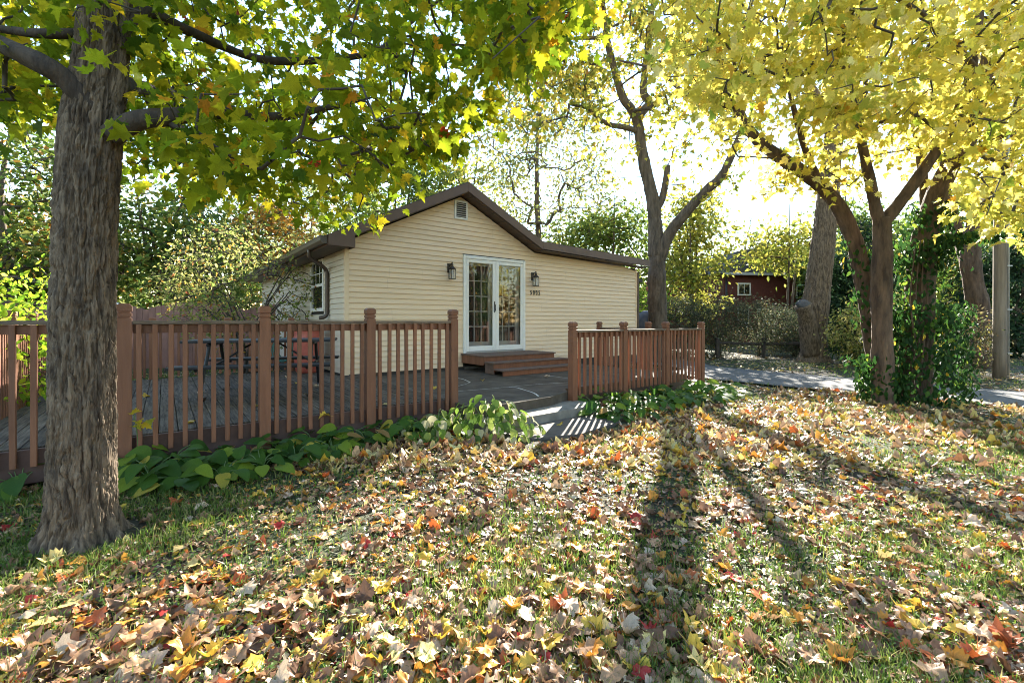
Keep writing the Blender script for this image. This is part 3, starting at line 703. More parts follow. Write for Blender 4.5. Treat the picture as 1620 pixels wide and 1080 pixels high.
railing('reddish-brown railing right of the concrete step, above the hostas', (2.15, -3.72), (5.66, -3.72), [0, 1.17, 2.34, 3.51], .08, 1.165, 9, .19, 1.292)
railing('brown railing at the far right end of the patio', (5.66, -3.62), (5.66, -.9), [1.12, 2.51], .1, 1.15, 10, .25, 1.29)

# ------------------------------------------------------------------ things on the deck
tp = np.array((-3.45, 6.38)); pt = thing('picnic_table', 'dark picnic table with two benches on the deck', 'picnic table', (tp[0], tp[1], .30), R(17))
for k in range(5): link('top_plank', box(1.83, .135, .035, M['slate'], .006), pt, (0, -.285+k*.1425, .715))
for sg in (-1, 1):
    for k in range(2): link('bench_plank', box(1.83, .125, .035, M['slate'], .006), pt, (0, sg*.66-.066+k*.132, .415))
for sx in (-.62, .62):
    for sg in (-1, 1):
        tube('leg', catmull([(sx, sg*.24, .71), (sx, sg*.30, .55), (sx, sg*.52, .2), (sx, sg*.60, .05), (sx, sg*.56, .02), (sx, sg*.40, .02)], 5), .022, M['black'], 8, parent=pt)
        tube('bench_bracket', catmull([(sx, sg*.12, .40), (sx, sg*.4, .40), (sx, sg*.72, .40)], 4), .02, M['black'], 6, parent=pt)
    tube('crossbar', [(sx, -.31, .69), (sx, .31, .69)], .018, M['black'], 6, parent=pt)
    tube('brace', [(sx, 0, .40), (sx*.25, 0, .70)], .014, M['black'], 6, parent=pt)
rbp = hs(-.40, 1.02); rb = thing('rain_barrel', 'red rain barrel under the downspout at the house corner', 'barrel', (rbp[0], rbp[1], .30))
link('body', lathe([(.215, 0), (.235, .03), (.262, .20), (.275, .42), (.268, .62), (.275, .64), (.285, .66), (.275, .68), (.266, .70), (.258, .80), (.262, .815), (.272, .83), (.272, .87), (.25, .885)], M['barrel'], 28, 'body'), rb)
link('lid', lathe([(.265, .872), (.278, .88), (.280, .915), (.26, .93), (.10, .955), (0, .957)], M['barreltop'], 28, 'lid'), rb)
tube('spigot', [(.0, -.24, .18), (0, -.34, .18), (0, -.35, .14)], .018, M['black'], 8, parent=rb)
hp = hs(-.85, 1.25); hz_ = .3
hc = []
for q in range(70): a = q*.45; hc.append((hp[0]+.17*math.cos(a)+.006*q*.2, hp[1]+.07*math.sin(a*.5), .72+.22*math.sin(a)+.0006*q))
hose = thing('garden_hose', 'coiled green garden hose hanging at the far deck railing by the barrel', 'hose', (hp[0], hp[1], .30))
rel(tube('coil', np.array(hc), .011, M['hose'], 6, parent=hose))
ah = hs(3.75, -1.05); arc = [np.array((ah[0]+.13*math.cos(a), ah[1], 1.22+.16*math.sin(a))) for a in np.linspace(math.pi, .1, 12)]

# ------------------------------------------------------------------ neighbours, fences, street furniture
def fence_run(name, label, p0, p1, h, mt, bw=.14, arch=0., z=0., group=None, posts=2.4):
    p0 = np.array(p0, float); p1 = np.array(p1, float); d = p1-p0; L = np.linalg.norm(d); ang = math.atan2(d[1], d[0])
    rt = thing(name, label, 'fence', (p0[0], p0[1], z), ang, group); k = int(L/(bw+.004))
    for q in range(k):
        f = (q*(bw+.004) % posts)/posts; hh = h+arch*math.sin(math.pi*f)+rng.normal(0, .006)
        hh = round(hh/.02)*.02
        link('board', box(bw, .02, hh, mt, .003), rt, (q*(bw+.004)+bw/2, 0, 0))
    for q in range(int(L/posts)+1): link('post', box(.09, .09, h+.04, mt, .004), rt, (q*posts, .06, 0))
    for zz in (.3, h-.3): link('rail', box(L, .04, .08, mt), rt, (L/2, .032, zz))
    return rt
fence_run('privacy_fence', 'reddish-brown board fence with scalloped top behind the deck and shrub', (-12.4, 11.6), (-5.0, 14.4), 1.62, M['fencewood'], arch=.22)
fence_run('privacy_fence', 'brown board fence along the far left behind the bright green bush', (-9.2, 4.5), (-12.3, 11.4), 1.75, M['fencewood'])
shed = thing('shed', 'garden shed with blue-grey roof behind the left fence', 'shed', (-17.5, 17.0, 0), R(25))
piece('wall', shed, -1.6, 1.6, -1.4, 1.4, 0, 2.0, M['fencewood'])
link('roof', prism([(-1.85, 1.95), (0, 2.75), (1.85, 1.95), (1.85, 2.03), (0, 2.84), (-1.85, 2.03)], -1.6, 1.6, M['shedroof'], 'roof'), shed)

# the red house across the drive
rh = thing('red_house', 'dark red shingled two-storey house behind the hedge', 'house', (11.9, 25.5, 0), R(8))
piece('wall', rh, 0, 9.5, 0, 6, 0, 4.05, M['redhouse'])
k = 0
while k < 22:
    z0 = k*.185
    for q in range(2): pass
    link('shingle_course', prism([(0, z0), (0, z0+.19), (9.5, z0+.19), (9.5, z0)], -.03, -.004, M['redhouse'], 'shingle_course'), rh, (0, 0, 0), (R(-1.2), 0, 0)); k += 1
link('roof', prism([(-.35, 3.95), (.45, 5.15), (2.2, 5.5), (9.9, 5.5), (9.9, 3.95)], -.4, 6.3, M['darkroof'], 'roof'), rh)
piece('eave_board', rh, -.36, 9.9, -.43, -.402, 3.86, 4.0, M['galv'])
for (a, b_, c_, d_) in ((.75, 1.55, 2.75, 3.45), (.75, 1.45, 1.15, 2.0), (1.95, 2.75, 1.15, 2.0), (4.4, 5.3, 2.6, 3.4)):
    w_ = link('window', box(b_-a, .05, d_-c_, M['white']), rh, ((a+b_)/2, -.06, c_))
    for q in range(2):
        pw = (b_-a-.14)/2; link('pane', box(pw-.03, .02, d_-c_-.14, M['glass']), w_, ((q-.5)*(pw+.01), -.022, .07))
tube('drainpipe', [(.05, -.12, 3.9), (.05, -.12, .1)], .045, M['black'], 6, parent=rh)
# annex of the red house seen beyond its left corner
an = link('annex', box(2.6, 4, 3.4, M['redhouse']), rh, (-1.3, 4.5, 0))
# neighbour's white porch corner seen past the house
pc = thing('white_porch', 'white porch roof corner with a slanted bracket past the house end', 'porch', (4.2, 16.6, 0), R(37.4))
link('roof', prism([(0, 2.95), (.9, 2.75), (.9, 2.85), (0, 3.07)], 0, 1.2, M['darkroof'], 'roof'), pc)
piece('beam', pc, -.2, .75, .05, 1.1, 2.48, 2.72, M['white'])
link('bracket', prism([(0, 1.95), (.1, 1.9), (.62, 2.47), (.5, 2.47)], .1, .22, M['white'], 'bracket'), pc)
piece('post', pc, -.16, -.02, .05, .2, 0, 2.47, M['white'])
wr = thing('white_railing', 'small white metal railing beyond the patio, left of the tree', 'railing', (4.25, 15.6, 0), R(10))
for q in range(9): link('bar', box(.02, .02, .9, M['white']), wr, (q*.085, 0, .45))
link('rail', box(.80, .04, .035, M['white'], .004), wr, (.34, 0, 1.351)); link('rail', box(.80, .04, .035, M['white'], .004), wr, (.34, 0, .50))
for q in (0, .68): link('leg', box(.03, .03, .50, M['white']), wr, (q, 0, 0))
cv = thing('covered_grill', 'rounded blue-grey cover standing beside the tree trunk', 'grill', (4.48, 15.15, 0))
link('dome', lathe([(.33, .78), (.36, .95), (.35, 1.25), (.31, 1.45), (.22, 1.58), (.1, 1.65), (0, 1.66)], M['bluecover'], 20, 'dome'), cv)
link('skirt', lathe([(.30, .05), (.32, .4), (.34, .77)], M['bluecover'], 20, 'skirt'), cv)
wc = thing('wind_chime', 'hanging chime of round terracotta discs in front of the green leaves', 'wind chime', (4.75, 15.9, 2.65))
tube('cord', [(0, 0, .25), (0, 0, -1.0)], .006, M['twig'], 4, parent=wc)
for q, (zz, rr, xx) in enumerate(((-.02, .075, 0.), (-.22, .11, .03), (-.55, .07, .03), (-.75, .06, .05))):
    link('disc', lathe([(0, -.02), (rr, -.015), (rr, .015), (0, .02)], M['terracotta'], 16, 'disc'), wc, (xx, 0, zz), (R(75), 0, q*.3))
# split rail fence under the hedge
sr = thing('split_rail_fence', 'old dark split rail fence under the hedge', 'fence', (7.3, 16.15, 0))
for q in range(3): link('post', box(.12, .11, .72, M['darkwood'], .02), sr, (q*1.65, .05*q, 0), (0, R(1.5*q-1), q*.3))
for q in range(2): link('rail', box(1.75, .07, .10, M['darkwood'], .02), sr, (.82+q*1.65, .04, .46), (0, R(2-3*q), 0))
# utility pole with conduit
up = thing('utility_pole', 'weathered wooden utility pole with a grey conduit at the right edge', 'utility pole', (11.25, 10.5, -.05))
pz = np.linspace(0, 9.5, 14); v, f = tube_arrays(np.stack([pz*.004, pz*0, pz], 1), np.linspace(.122, .10, 14), 18, .03, 2.)
link('pole', mesh_np('pole', v, f, M['pole'], smooth=True), up)
tube('conduit', [(.115, -.08, .05), (.118, -.075, 4.), (.13, -.06, 9.)], .022, M['galv'], 8, parent=up)
for zz in (.6, 1.6, 2.6): link('strap', box(.12, .012, .03, M['galv']), up, (.118, -.105, zz))
sg = thing('yellow_sign', 'small yellow yard sign beside the ivy-covered trunk', 'sign', (9.0, 9.65, 0), R(-6))
link('plate', box(.30, .012, .26, M['yellow_sign'], .003), sg, (0, 0, .62)); link('stake', box(.025, .02, .62, M['galv']), sg, (0, .017, 0))
for k, (xx, zz, ww) in enumerate(((-.05, .80, .10), (.06, .79, .05), (0, .70, .16))): link('mark', box(ww, .002, .022, M['black']), sg, (xx, -.0085, zz))
bmst = bmesh.new(); bmesh.ops.create_icosphere(bmst, subdivisions=3, radius=1.)
vv = np.array([q.co for q in bmst.verts]); nn = fbm(vv*1.6+4, 3)
for q, w_ in zip(bmst.verts, nn): q.co = Vector((q.co.x*.34, q.co.y*.2, max(q.co.z, -.2)*.15))*(.8+.5*float(w_))
me = bpy.data.meshes.new('boulder'); bmst.to_mesh(me); bmst.free(); me.materials.append(M['stone'])
tag(link('boulder', me, None, (9.75, 10.15, .03)), 'low black rock in the leaves across the drive, under the bush', 'rock')

# ------------------------------------------------------------------ the big maple at the left
def bark_trunk(axis, radz, z0, z1, dz, seg, amp, fr, twist=.1, flare=None):
    """axis: list of (z, x, y); radz: list of (z, r): a trunk with furrowed bark as real relief"""
    zs = np.arange(z0, z1+dz/2, dz); ax = np.array(axis); rz = np.array(radz)
    cx = np.interp(zs, ax[:, 0], ax[:, 1]); cy = np.interp(zs, ax[:, 0], ax[:, 2]); rr = np.interp(zs, rz[:, 0], rz[:, 1])
    for _ in range(6):
        k = np.array([1, 2, 3, 2, 1])/9.; n_ = max(1, int(.06/dz)); ker = np.ones(2*n_+1)/(2*n_+1)
        rr = np.convolve(np.pad(rr, n_, 'edge'), ker, 'valid'); cx = np.convolve(np.pad(cx, n_, 'edge'), ker, 'valid'); cy = np.convolve(np.pad(cy, n_, 'edge'), ker, 'valid')
    th = np.linspace(0, 2*np.pi, seg, endpoint=False)
    Z, T = np.meshgrid(zs, th, indexing='ij'); rb = np.repeat(rr[:, None], seg, 1); r_ref = float(np.median(rr))
    tw = T+twist*Z
    p = np.stack([np.cos(tw)*r_ref, np.sin(tw)*r_ref, Z], -1).reshape(-1, 3)
    w = (fbm(p*np.array((8, 8, 4.)), 3)-.5)[:, None]
    q = p+np.array((.06, .06, .05))*np.concatenate([w, -w, w], 1)
    a = np.abs(fbm(q*np.array((fr, fr, fr*.085)), 3)-.5)*2; a = np.clip(a*4.2, 0, 1)**.6      # plates with narrow furrows
    b_ = np.abs(fbm(q*np.array((fr*1.9, fr*1.9, fr*.5))+9, 3)-.5)*2; b_ = np.clip(b_*4, 0, 1)
    c_ = fbm(p*60, 3)
    d = (a*.72+b_*.28-.6)*amp+(c_-.5)*amp*.28
    big = (fbm(p*np.array((2.2, 2.2, 1.2)), 2)-.5)*.10*r_ref
    if flare:
        fz = np.clip(1-(Z.ravel()-z0)/flare, 0, 1)**2; big = big+fz*.13*(.5+.5*np.sin(T.ravel()*6+1.3+1.2*np.sin(T.ravel()*2)))**1.5
    R_ = rb.ravel()+d+big
    v = np.stack([np.repeat(cx[:, None], seg, 1).ravel()+np.cos(T.ravel())*R_, np.repeat(cy[:, None], seg, 1).ravel()+np.sin(T.ravel())*R_, Z.ravel()], 1)
    n = len(zs); i = np.arange(n-1)[:, None]*seg; s_ = np.arange(seg)[None]; s2 = (s_+1) % seg
    return v, np.stack([i+s_, i+s2, i+seg+s2, i+seg+s_], -1).reshape(-1, 4)
def z_at(v, Y): return EYE-(v-HZ)/F*Y
TY = 2.75
lm = thing('maple_tree', 'large green-yellow maple with ridged grey trunk in front of the deck railing', 'tree', at(126, 862, TY)*np.array((1, 1, 0)))
axv = [(862, 129), (700, 131), (500, 132), (330, 136), (190, 146), (100, 160), (0, 168), (-200, 176), (-600, 184)]
axis = sorted([(z_at(v, TY), (u-810)/F*TY, TY) for v, u in axv])
radv = [(-.15, .215), (.0, .168), (.12, .156), (.35, .147), (.65, .141), (1.35, .137), (2.1, .136), (2.5, .136), (2.75, .120), (3.2, .110), (4.2, .10), (6.0, .06)]
v, f = bark_trunk(axis, radv, -.12, 3.5, .011, 340, .036, 34., flare=.34)
rel(link('trunk', mesh_np('trunk', v, f, M['bark_big'], smooth=True), lm))
v, f = bark_trunk(axis, radv, 3.45, 6.0, .05, 48, .02, 14.); rel(link('trunk', mesh_np('trunk', v, f, M['bark_big'], smooth=True), lm))
def bark_tube(pts, r0, r1, seg, fr=24., amp=.16, step=.035):
    p = catmull(pts, 10); d = np.concatenate([[0], np.cumsum(np.linalg.norm(np.diff(p, axis=0), axis=1))]); L = d[-1]; k = max(8, int(L/step)); t = np.linspace(0, L, k)
    p = np.stack([np.interp(t, d, p[:, q]) for q in range(3)], 1); rad = np.linspace(r0, r1, k); v, f = tube_arrays(p, rad, seg)
    v = v.reshape(k, seg, 3); o = v-p[:, None]; th = np.arange(seg)*2*np.pi/seg; rm = .5*(r0+r1)+.02
    q = np.stack([np.repeat(np.cos(th)[None]*rm, k, 0), np.repeat(np.sin(th)[None]*rm, k, 0), np.repeat(t[:, None], seg, 1)], -1).reshape(-1, 3)+pts[0][0]
    w = (fbm(q*6, 2)-.5)[:, None]; q2 = q+w*.05
    n1 = np.clip(np.abs(fbm(q2*np.array((fr, fr, fr*.12)), 3)-.5)*8, 0, 1)**.6; n2 = fbm(q*np.array((3, 3, 2.)), 3)-.5; n3 = fbm(q*50, 2)-.5
    m_ = 1+((n1-.6)*amp+n2*.38+n3*.06).reshape(k, seg, 1); return (p[:, None]+o*m_).reshape(-1, 3), f, p
def limb(root, pts, r0, r1, mt, seg=12, per=8, nm='limb'):
    v, f, p = bark_tube([at(u, v_, Y) for u, v_, Y in pts], r0, r1, max(16, int(seg*1.6)) if r0 < .1 else 40)
    rel(link(nm, mesh_np(nm, v, f, mt, smooth=True), root)); return p[::3]
LS = []
for pts, r0, r1 in (
    ([(175, 215, 2.72), (215, 192, 2.75), (280, 184, 2.95), (350, 178, 3.2), (430, 186, 3.5), (530, 168, 3.9)], .06, .02),
    ([(160, 178, 2.72), (128, 150, 2.66), (98, 122, 2.6), (66, 102, 2.55), (0, 70, 2.6), (-90, 20, 2.8)], .060, .03),
    ([(165, 56, 2.75), (120, 54, 2.7), (50, 52, 2.65), (-60, 38, 2.8)], .03, .014),
    ([(185, 60, 2.75), (230, 20, 2.9), (300, 50, 3.2), (420, 95, 3.6), (560, 90, 4.0), (610, 73, 4.2), (645, 40, 4.4), (720, -20, 4.8)], .036, .014),
    ([(180, 130, 2.8), (225, 140, 3.4), (290, 150, 4.4), (380, 175, 5.4), (470, 215, 6.2)], .06, .015),
    ([(178, -40, 2.8), (210, -130, 3.4), (300, -160, 4.4), (430, -60, 5.4), (560, 40, 6.0)], .07, .02),
    ([(172, 20, 2.75), (120, -60, 3.2), (40, -80, 4.0), (-60, -20, 5.0)], .06, .02),
    ([(178, -60, 2.7), (330, -180, 2.6), (560, -200, 2.9), (760, -80, 3.8), (840, 0, 4.6)], .06, .018)):
    LS.append(limb(lm, pts, r0, r1, M['limb_shaded'], 14))
skel = np.vstack(LS)
VL = np.array([(-260, 140), (0, 178), (60, 170), (112, 175), (118, 60), (196, 60), (200, 272), (260, 262), (330, 278), (400, 322), (450, 325), (520, 342), (565, 350), (605, 282), (660, 255), (730, 218), (780, 165), (830, 90), (900, 58), (930, -10)])
tg = []
while len(tg) < 1000:
    Y = 2.3+(7.0-2.3)*rng.random()**.85; u = rng.uniform(-260, 935); lowv = np.interp(u, VL[:, 0], VL[:, 1])-max(0, 3.0-Y)*70
    v = lowv-(lowv+260)*rng.random()**1.5
    if Y < 2.95 and 60 < u < 235 and v > 30: continue
    if Y > 4.9 and u > 640 and rng.random() < .6: continue
    p = at(u, v, Y)
    if p[2] > 6.6 or (p[2] < 2.1): continue
    s_, t_ = sh(p[0], p[1])
    if s_ > -.7 and t_ > -.6 and p[2] < 4.6: continue
    tg.append(p)
tg = np.array(tg)
P, par, cnt, tips = grow(skel, tg, .22, .14, .03)
v, f = twig_arrays(P, par, cnt, len(skel), .0038, .5, 5, .035)
o = rel(link('twig', mesh_np('twig', v, f, M['twig'], smooth=True), lm)); o['kind'] = 'stuff'
pos, Rm = leaves_at(tips, P, par, 14, (.15, .15, .09), .75, .5)
PAL_L = [(24, (.13, .185, .010)), (26, (.20, .25, .012)), (24, (.29, .31, .014)), (15, (.42, .37, .018)), (5, (.54, .38, .02)), (2, (.54, .24, .018)), (5, (.07, .12, .012)), (.25, (.42, .06, .02))]
cl, ci = pick(PAL_L, len(pos))
sca = .102*rng.uniform(.6, 1.25, len(pos))
s_, t_ = sh(pos[:, 0], pos[:, 1]); ok = ~((s_ > -.5) & (t_ > -.4) & (pos[:, 2] < 4.4)) & (pos[:, 2] > 1.7)
pos, Rm, cl, ci, sca = pos[ok], Rm[ok], cl[ok], ci[ok], sca[ok]
big = np.where(in_view(pos), sca/np.maximum(pos[:, 1], .3), 0); top = np.argsort(-big)[:300]; rest = np.setdiff1d(np.arange(len(pos)), top)
rel(scatter('crown', T_MAPLE, pos[rest], Rm[rest], sca[rest], cl[rest], M['leaf'], lm))
single_leaves('leaf', lm, T_MAPLE, pos[top], Rm[top], sca[top], ci[top], PAL_L, M['leaf'], lm.location)

# ------------------------------------------------------------------ the yellow maple with several stems
YT = thing('yellow_maple', 'yellow-leaved maple with several dark stems rising from an ivy-covered base', 'tree', gat(1420, 640)*np.array((1, 1, 0)))
LS = []
for pts, r0, r1 in (
    ([(1397, 640, 7.1), (1396, 600, 7.1), (1395, 520, 7.1), (1394, 440, 7.1), (1396, 385, 7.1), (1395, 345, 7.1)], .175, .145),
    ([(1393, 356, 7.1), (1384, 325, 7.1), (1376, 285, 7.1), (1366, 240, 7.0), (1352, 170, 6.9), (1345, 90, 6.8), (1350, -40, 6.8)], .10, .035),
    ([(1398, 352, 7.1), (1430, 312, 7.0), (1460, 270, 6.9), (1486, 232, 6.8), (1510, 190, 6.7), (1530, 140, 6.6), (1545, 60, 6.5), (1560, -80, 6.4)], .11, .045),
    ([(1400, 640, 7.6), (1388, 570, 7.6), (1376, 490, 7.6), (1362, 420, 7.6), (1345, 365, 7.6), (1318, 315, 7.6), (1280, 280, 7.6), (1232, 248, 7.6), (1196, 220, 7.7), (1170, 180, 7.8), (1152, 130, 7.9), (1125, 60, 8.0), (1100, -40, 8.2)], .20, .05),
    ([(1166, 172, 7.8), (1130, 163, 7.9), (1092, 152, 8.0), (1058, 128, 8.2), (1030, 108, 8.4), (980, 96, 8.8)], .055, .02),
    ([(1156, 140, 7.9), (1165, 80, 7.7), (1185, 20, 7.5), (1200, -60, 7.4)], .06, .025),
    ([(1300, 296, 7.6), (1275, 240, 7.4), (1260, 190, 7.1), (1245, 120, 6.9), (1235, 40, 6.7)], .07, .025),
    ([(1445, 645, 7.5), (1448, 580, 7.5), (1452, 500, 7.5), (1458, 430, 7.5), (1466, 370, 7.5), (1482, 310, 7.5), (1502, 265, 7.4), (1526, 230, 7.3), (1550, 160, 7.1), (1568, 60, 6.9), (1590, -60, 6.8)], .30, .06),
    ([(1464, 390, 7.5), (1464, 330, 7.7), (1458, 260, 7.9), (1445, 170, 8.1), (1440, 60, 8.3)], .11, .04),
    ([(1500, 270, 7.4), (1560, 230, 6.8), (1640, 190, 6.2), (1740, 150, 5.8)], .06, .02),
    ([(1545, 110, 6.6), (1480, 40, 6.0), (1400, -10, 5.6), (1300, -20, 5.4)], .05, .02)):
    LS.append(limb(YT, pts, r0*.78, r1*.8, M['bark_red'], 14, 6, 'limb' if len(LS) not in (0, 3, 7) else 'stem'))
skel = np.vstack([q[len(q)//4:] for q in LS])
VL = np.array([(1040, 110), (1090, 150), (1140, 255), (1200, 300), (1250, 300), (1330, 320), (1352, 300), (1400, 245), (1440, 265), (1500, 260), (1540, 320), (1580, 365), (1640, 380), (1800, 380)])
tg = []
while len(tg) < 900:
    Y = rng.uniform(4.6, 9.2); u = rng.uniform(1040, 1800); lv = np.interp(u, VL[:, 0], VL[:, 1])
    if Y < 6.6 and u < 1540: lv = min(lv, 245-(6.6-Y)*40)
    v = lv-(lv+200)*rng.random()**1.25
    if u < 1235 and v > 150 and rng.random() < .62: continue
    if u < 1100 and rng.random() < .35: continue
    p = at(u, v, Y)
    if p[2] > 8.2: continue
    tg.append(p)
tg = np.array(tg)
P, par, cnt, tips = grow(skel, tg, .25, .14, .02)
v, f = twig_arrays(P, par, cnt, len(skel), .0045, .5, 5, .04)
o = rel(link('twig', mesh_np('twig', v, f, M['twig'], smooth=True), YT)); o['kind'] = 'stuff'
pos, Rm = leaves_at(tips, P, par, 15, (.20, .20, .12), .8, .45)
PAL_Y = [(30, (.55, .46, .075)), (26, (.66, .56, .12)), (18, (.46, .41, .065)), (12, (.38, .38, .06)), (3, (.24, .31, .04)), (8, (.70, .61, .24)), (1.5, (.55, .32, .04))]
cl, ci = pick(PAL_Y, len(pos)); sca = .122*rng.uniform(.6, 1.25, len(pos))
big = np.where(in_view(pos), sca/np.maximum(pos[:, 1], .3), 0); top = np.argsort(-big)[:300]; rest = np.setdiff1d(np.arange(len(pos)), top)
rel(scatter('crown', T_MAPLE, pos[rest], Rm[rest], sca[rest], cl[rest], M['leaf'], YT))
single_leaves('leaf', YT, T_MAPLE, pos[top], Rm[top], sca[top], ci[top], PAL_Y, M['leaf'], YT.location)
# ivy on its base
IV = thing('ivy', 'dark green ivy climbing the base of the yellow maple', 'ivy', gat(1440, 645)*np.array((1, 1, 0)))
ip = []; inn = []
def ivy_on(pts, r0, r1, n, v0, v1, off=.05):
    p = catmull([at(*q) for q in pts], 8); k = rng.integers(0, len(p)-1, n); f = rng.random((n, 1)); c = p[k]*(1-f)+p[k+1]*f
    a = rng.uniform(0, 2*np.pi, n); rad = np.interp(c[:, 2], [0, 3], [r0, r1])+np.abs(rng.normal(0, off, n))
    d = np.stack([np.cos(a), np.sin(a), np.zeros(n)], 1); ip.append(c+d*rad[:, None]); inn.append(d)
ivy_on([(1450, 648, 7.45), (1452, 600, 7.45), (1455, 540, 7.45), (1460, 480, 7.5)], .55, .34, 3000, 0, 0, .10)
ivy_on([(1400, 642, 7.2), (1398, 615, 7.2), (1396, 580, 7.2)], .22, .16, 420, 0, 0, .08)
ivy_on([(1452, 520, 7.45), (1458, 430, 7.5), (1466, 370, 7.5), (1478, 320, 7.5)], .36, .20, 900, 0, 0, .10)
ivy_on([(1380, 520, 7.6), (1366, 440, 7.6), (1352, 380, 7.6)], .2, .16, 220, 0, 0, .05)
ivy_on([(1415, 560, 7.4), (1420, 480, 7.5), (1425, 380, 7.5)], .2, .22, 420, 0, 0, .12)
ivy_on([(1455, 420, 7.4), (1490, 385, 7.3), (1530, 370, 7.2), (1580, 375, 7.1)], .2, .20, 750, 0, 0, .12)
ivy_on([(1370, 560, 7.2), (1378, 590, 7.2), (1390, 625, 7.2)], .12, .12, 240, 0, 0, .10)
ip = np.vstack(ip); inn = np.vstack(inn); ok = ip[:, 2] > .02; ip, inn = ip[ok], inn[ok]
PAL_I = [(44, (.020, .055, .013)), (28, (.032, .08, .017)), (9, (.07, .14, .02)), (3, (.18, .24, .03)), (.6, (.45, .30, .03))]
cl, ci = pick(PAL_I, len(ip)); yv = rng.normal(0, .4, (len(ip), 3))+np.array((0, 0, -.9)); nv = inn+rng.normal(0, .4, (len(ip), 3))+np.array((0, 0, .35))
rel(scatter('foliage', T_OVAL, ip, frames(yv, nv), .095*rng.uniform(.6, 1.3, len(ip)), cl, M['hosta'], IV))
vp = [catmull([at(1440+8*math.sin(q*2.1)-14+q*9, 645, 7.15), at(1448+q*6, 560, 7.1), at(1440+q*9, 470, 7.2), at(1450+q*6, 380, 7.25)], 6) for q in range(4)]
for q in vp: rel(tube('vine_stem', q, np.linspace(.018, .007, len(q)), M['bark_red'], 6, .2, 8., IV))

# ------------------------------------------------------------------ the tree by the house end
MT = thing('forked_tree', 'dark forked tree with sparse yellow leaves beside the right end of the house', 'tree', (4.63, 14.5, 0))
LS = []; MY = 14.5
for pts, r0, r1 in (
    ([(1040, 585, 14.5), (1041, 540, 14.5), (1040, 480, 14.5), (1039, 430, 14.5), (1039, 395, 14.5)], .30, .25),
    ([(1037, 405, 14.5), (1037, 365, 14.5), (1033, 320, 14.5), (1024, 280, 14.5), (1016, 240, 14.5), (1011, 205, 14.5), (1007, 186, 14.5)], .23, .14),
    ([(1007, 192, 14.5), (998, 172, 14.4), (986, 155, 14.3), (975, 120, 14.2), (960, 60, 14), (950, -30, 13.8)], .13, .06),
    ([(1006, 190, 14.5), (1018, 175, 14.6), (1028, 162, 14.7), (1018, 145, 14.8), (1022, 100, 14.9), (1030, 30, 15), (1040, -50, 15)], .13, .06),
    ([(1010, 208, 14.5), (990, 202, 14.3), (968, 198, 14.0), (948, 188, 13.8), (930, 172, 13.5), (900, 165, 13.2)], .09, .03),
    ([(1041, 415, 14.5), (1058, 372, 14.3), (1078, 345, 14.1), (1100, 320, 13.9), (1122, 297, 13.7), (1140, 280, 13.5), (1160, 240, 13.3), (1180, 190, 13.2)], .19, .075),
    ([(1040, 330, 14.5), (1048, 312, 14.5), (1053, 288, 14.5), (1056, 262, 14.5)], .11, .09),
    ([(960, 60, 14), (900, 62, 13.5), (850, 75, 13.2), (800, 90, 13)], .06, .02),
    ([(1030, 40, 15), (1000, 0, 14.6), (930, -10, 14), (870, 10, 13.6)], .05, .02)):
    LS.append(limb(MT, pts, r0, r1, M['bark'], 12, 6, 'limb' if LS else 'trunk'))
skel = np.vstack([q[2:] for q in LS[1:]])
tg = []
while len(tg) < 700:
    u = rng.uniform(770, 1210); v = rng.uniform(-120, 330); Y = rng.uniform(12, 16.5)
    if v < 150: pr = .9 if u < 1060 else .5
    elif v < 215 and u < 960: pr = .45
    elif u < 930: pr = .0
    elif 1030 < u and v < 330: pr = .26
    else: pr = .15 if v < 250 else .08
    if abs(u-1000) < 34 and abs(v-140) < 30: pr *= .15
    if fbm(np.array([[u/45., v/45., Y/3.]]), 2)[0] < .47: pr *= .2
    if rng.random() > pr: continue
    tg.append(at(u, v, Y))
tg = np.array(tg); P, par, cnt, tips = grow(skel, tg, .4, .13)
v, f = twig_arrays(P, par, cnt, len(skel), .007, .5, 4, .06)
o = rel(link('twig', mesh_np('twig', v, f, M['twig'], smooth=True), MT)); o['kind'] = 'stuff'
pos, Rm = leaves_at(tips, P, par, 15, (.24, .24, .18), .8, .4)
PAL_M = [(20, (.46, .36, .05)), (20, (.34, .31, .055)), (18, (.22, .235, .04)), (16, (.13, .165, .03)), (9, (.58, .46, .10)), (2, (.42, .22, .04))]
cl, ci = pick(PAL_M, len(pos)); rel(scatter('crown', T_MAPLE_LOW, pos, Rm, .145*rng.uniform(.6, 1.25, len(pos)), cl, M['leaf_bg'], MT))

# ------------------------------------------------------------------ the old trunk with the sawn limb
OT = thing('old_tree', 'thick old trunk with a sawn-off limb beside the driveway', 'tree', (9.75, 14.7, 0)); OY = 14.7
axv = [(575, 1288), (520, 1286), (480, 1290), (430, 1297), (380, 1303), (330, 1308), (250, 1316), (100, 1330), (-100, 1345)]
axis = sorted([(z_at(v_, OY), (u-810)/F*OY, OY) for v_, u in axv])
v, f = bark_trunk(axis, [(-.1, .50), (.2, .38), (.6, .35), (1.2, .35), (1.9, .37), (2.4, .34), (3.2, .33), (5, .30), (8, .24), (13, .12)], -.1, 13., .045, 110, .07, 7., flare=.5)
rel(link('trunk', mesh_np('trunk', v, f, M['bark_big'], smooth=True), OT))
sb = [at(1284, 560, 14.6), at(1280, 525, 14.5), at(1275, 500, 14.4), at(1270, 482, 14.3)]
p = catmull(sb, 6); rel(tube('limb_stub', p, np.linspace(.29, .22, len(p)), M['bark_big'], 18, .25, 4., OT))
o = rel(tube('sawn_face', [p[-1]+np.array((.0, -.02, .0)), p[-1]+np.array((-.02, -.10, .07))], [.20, .14], M['cutwood'], 18, .3, 6., OT))
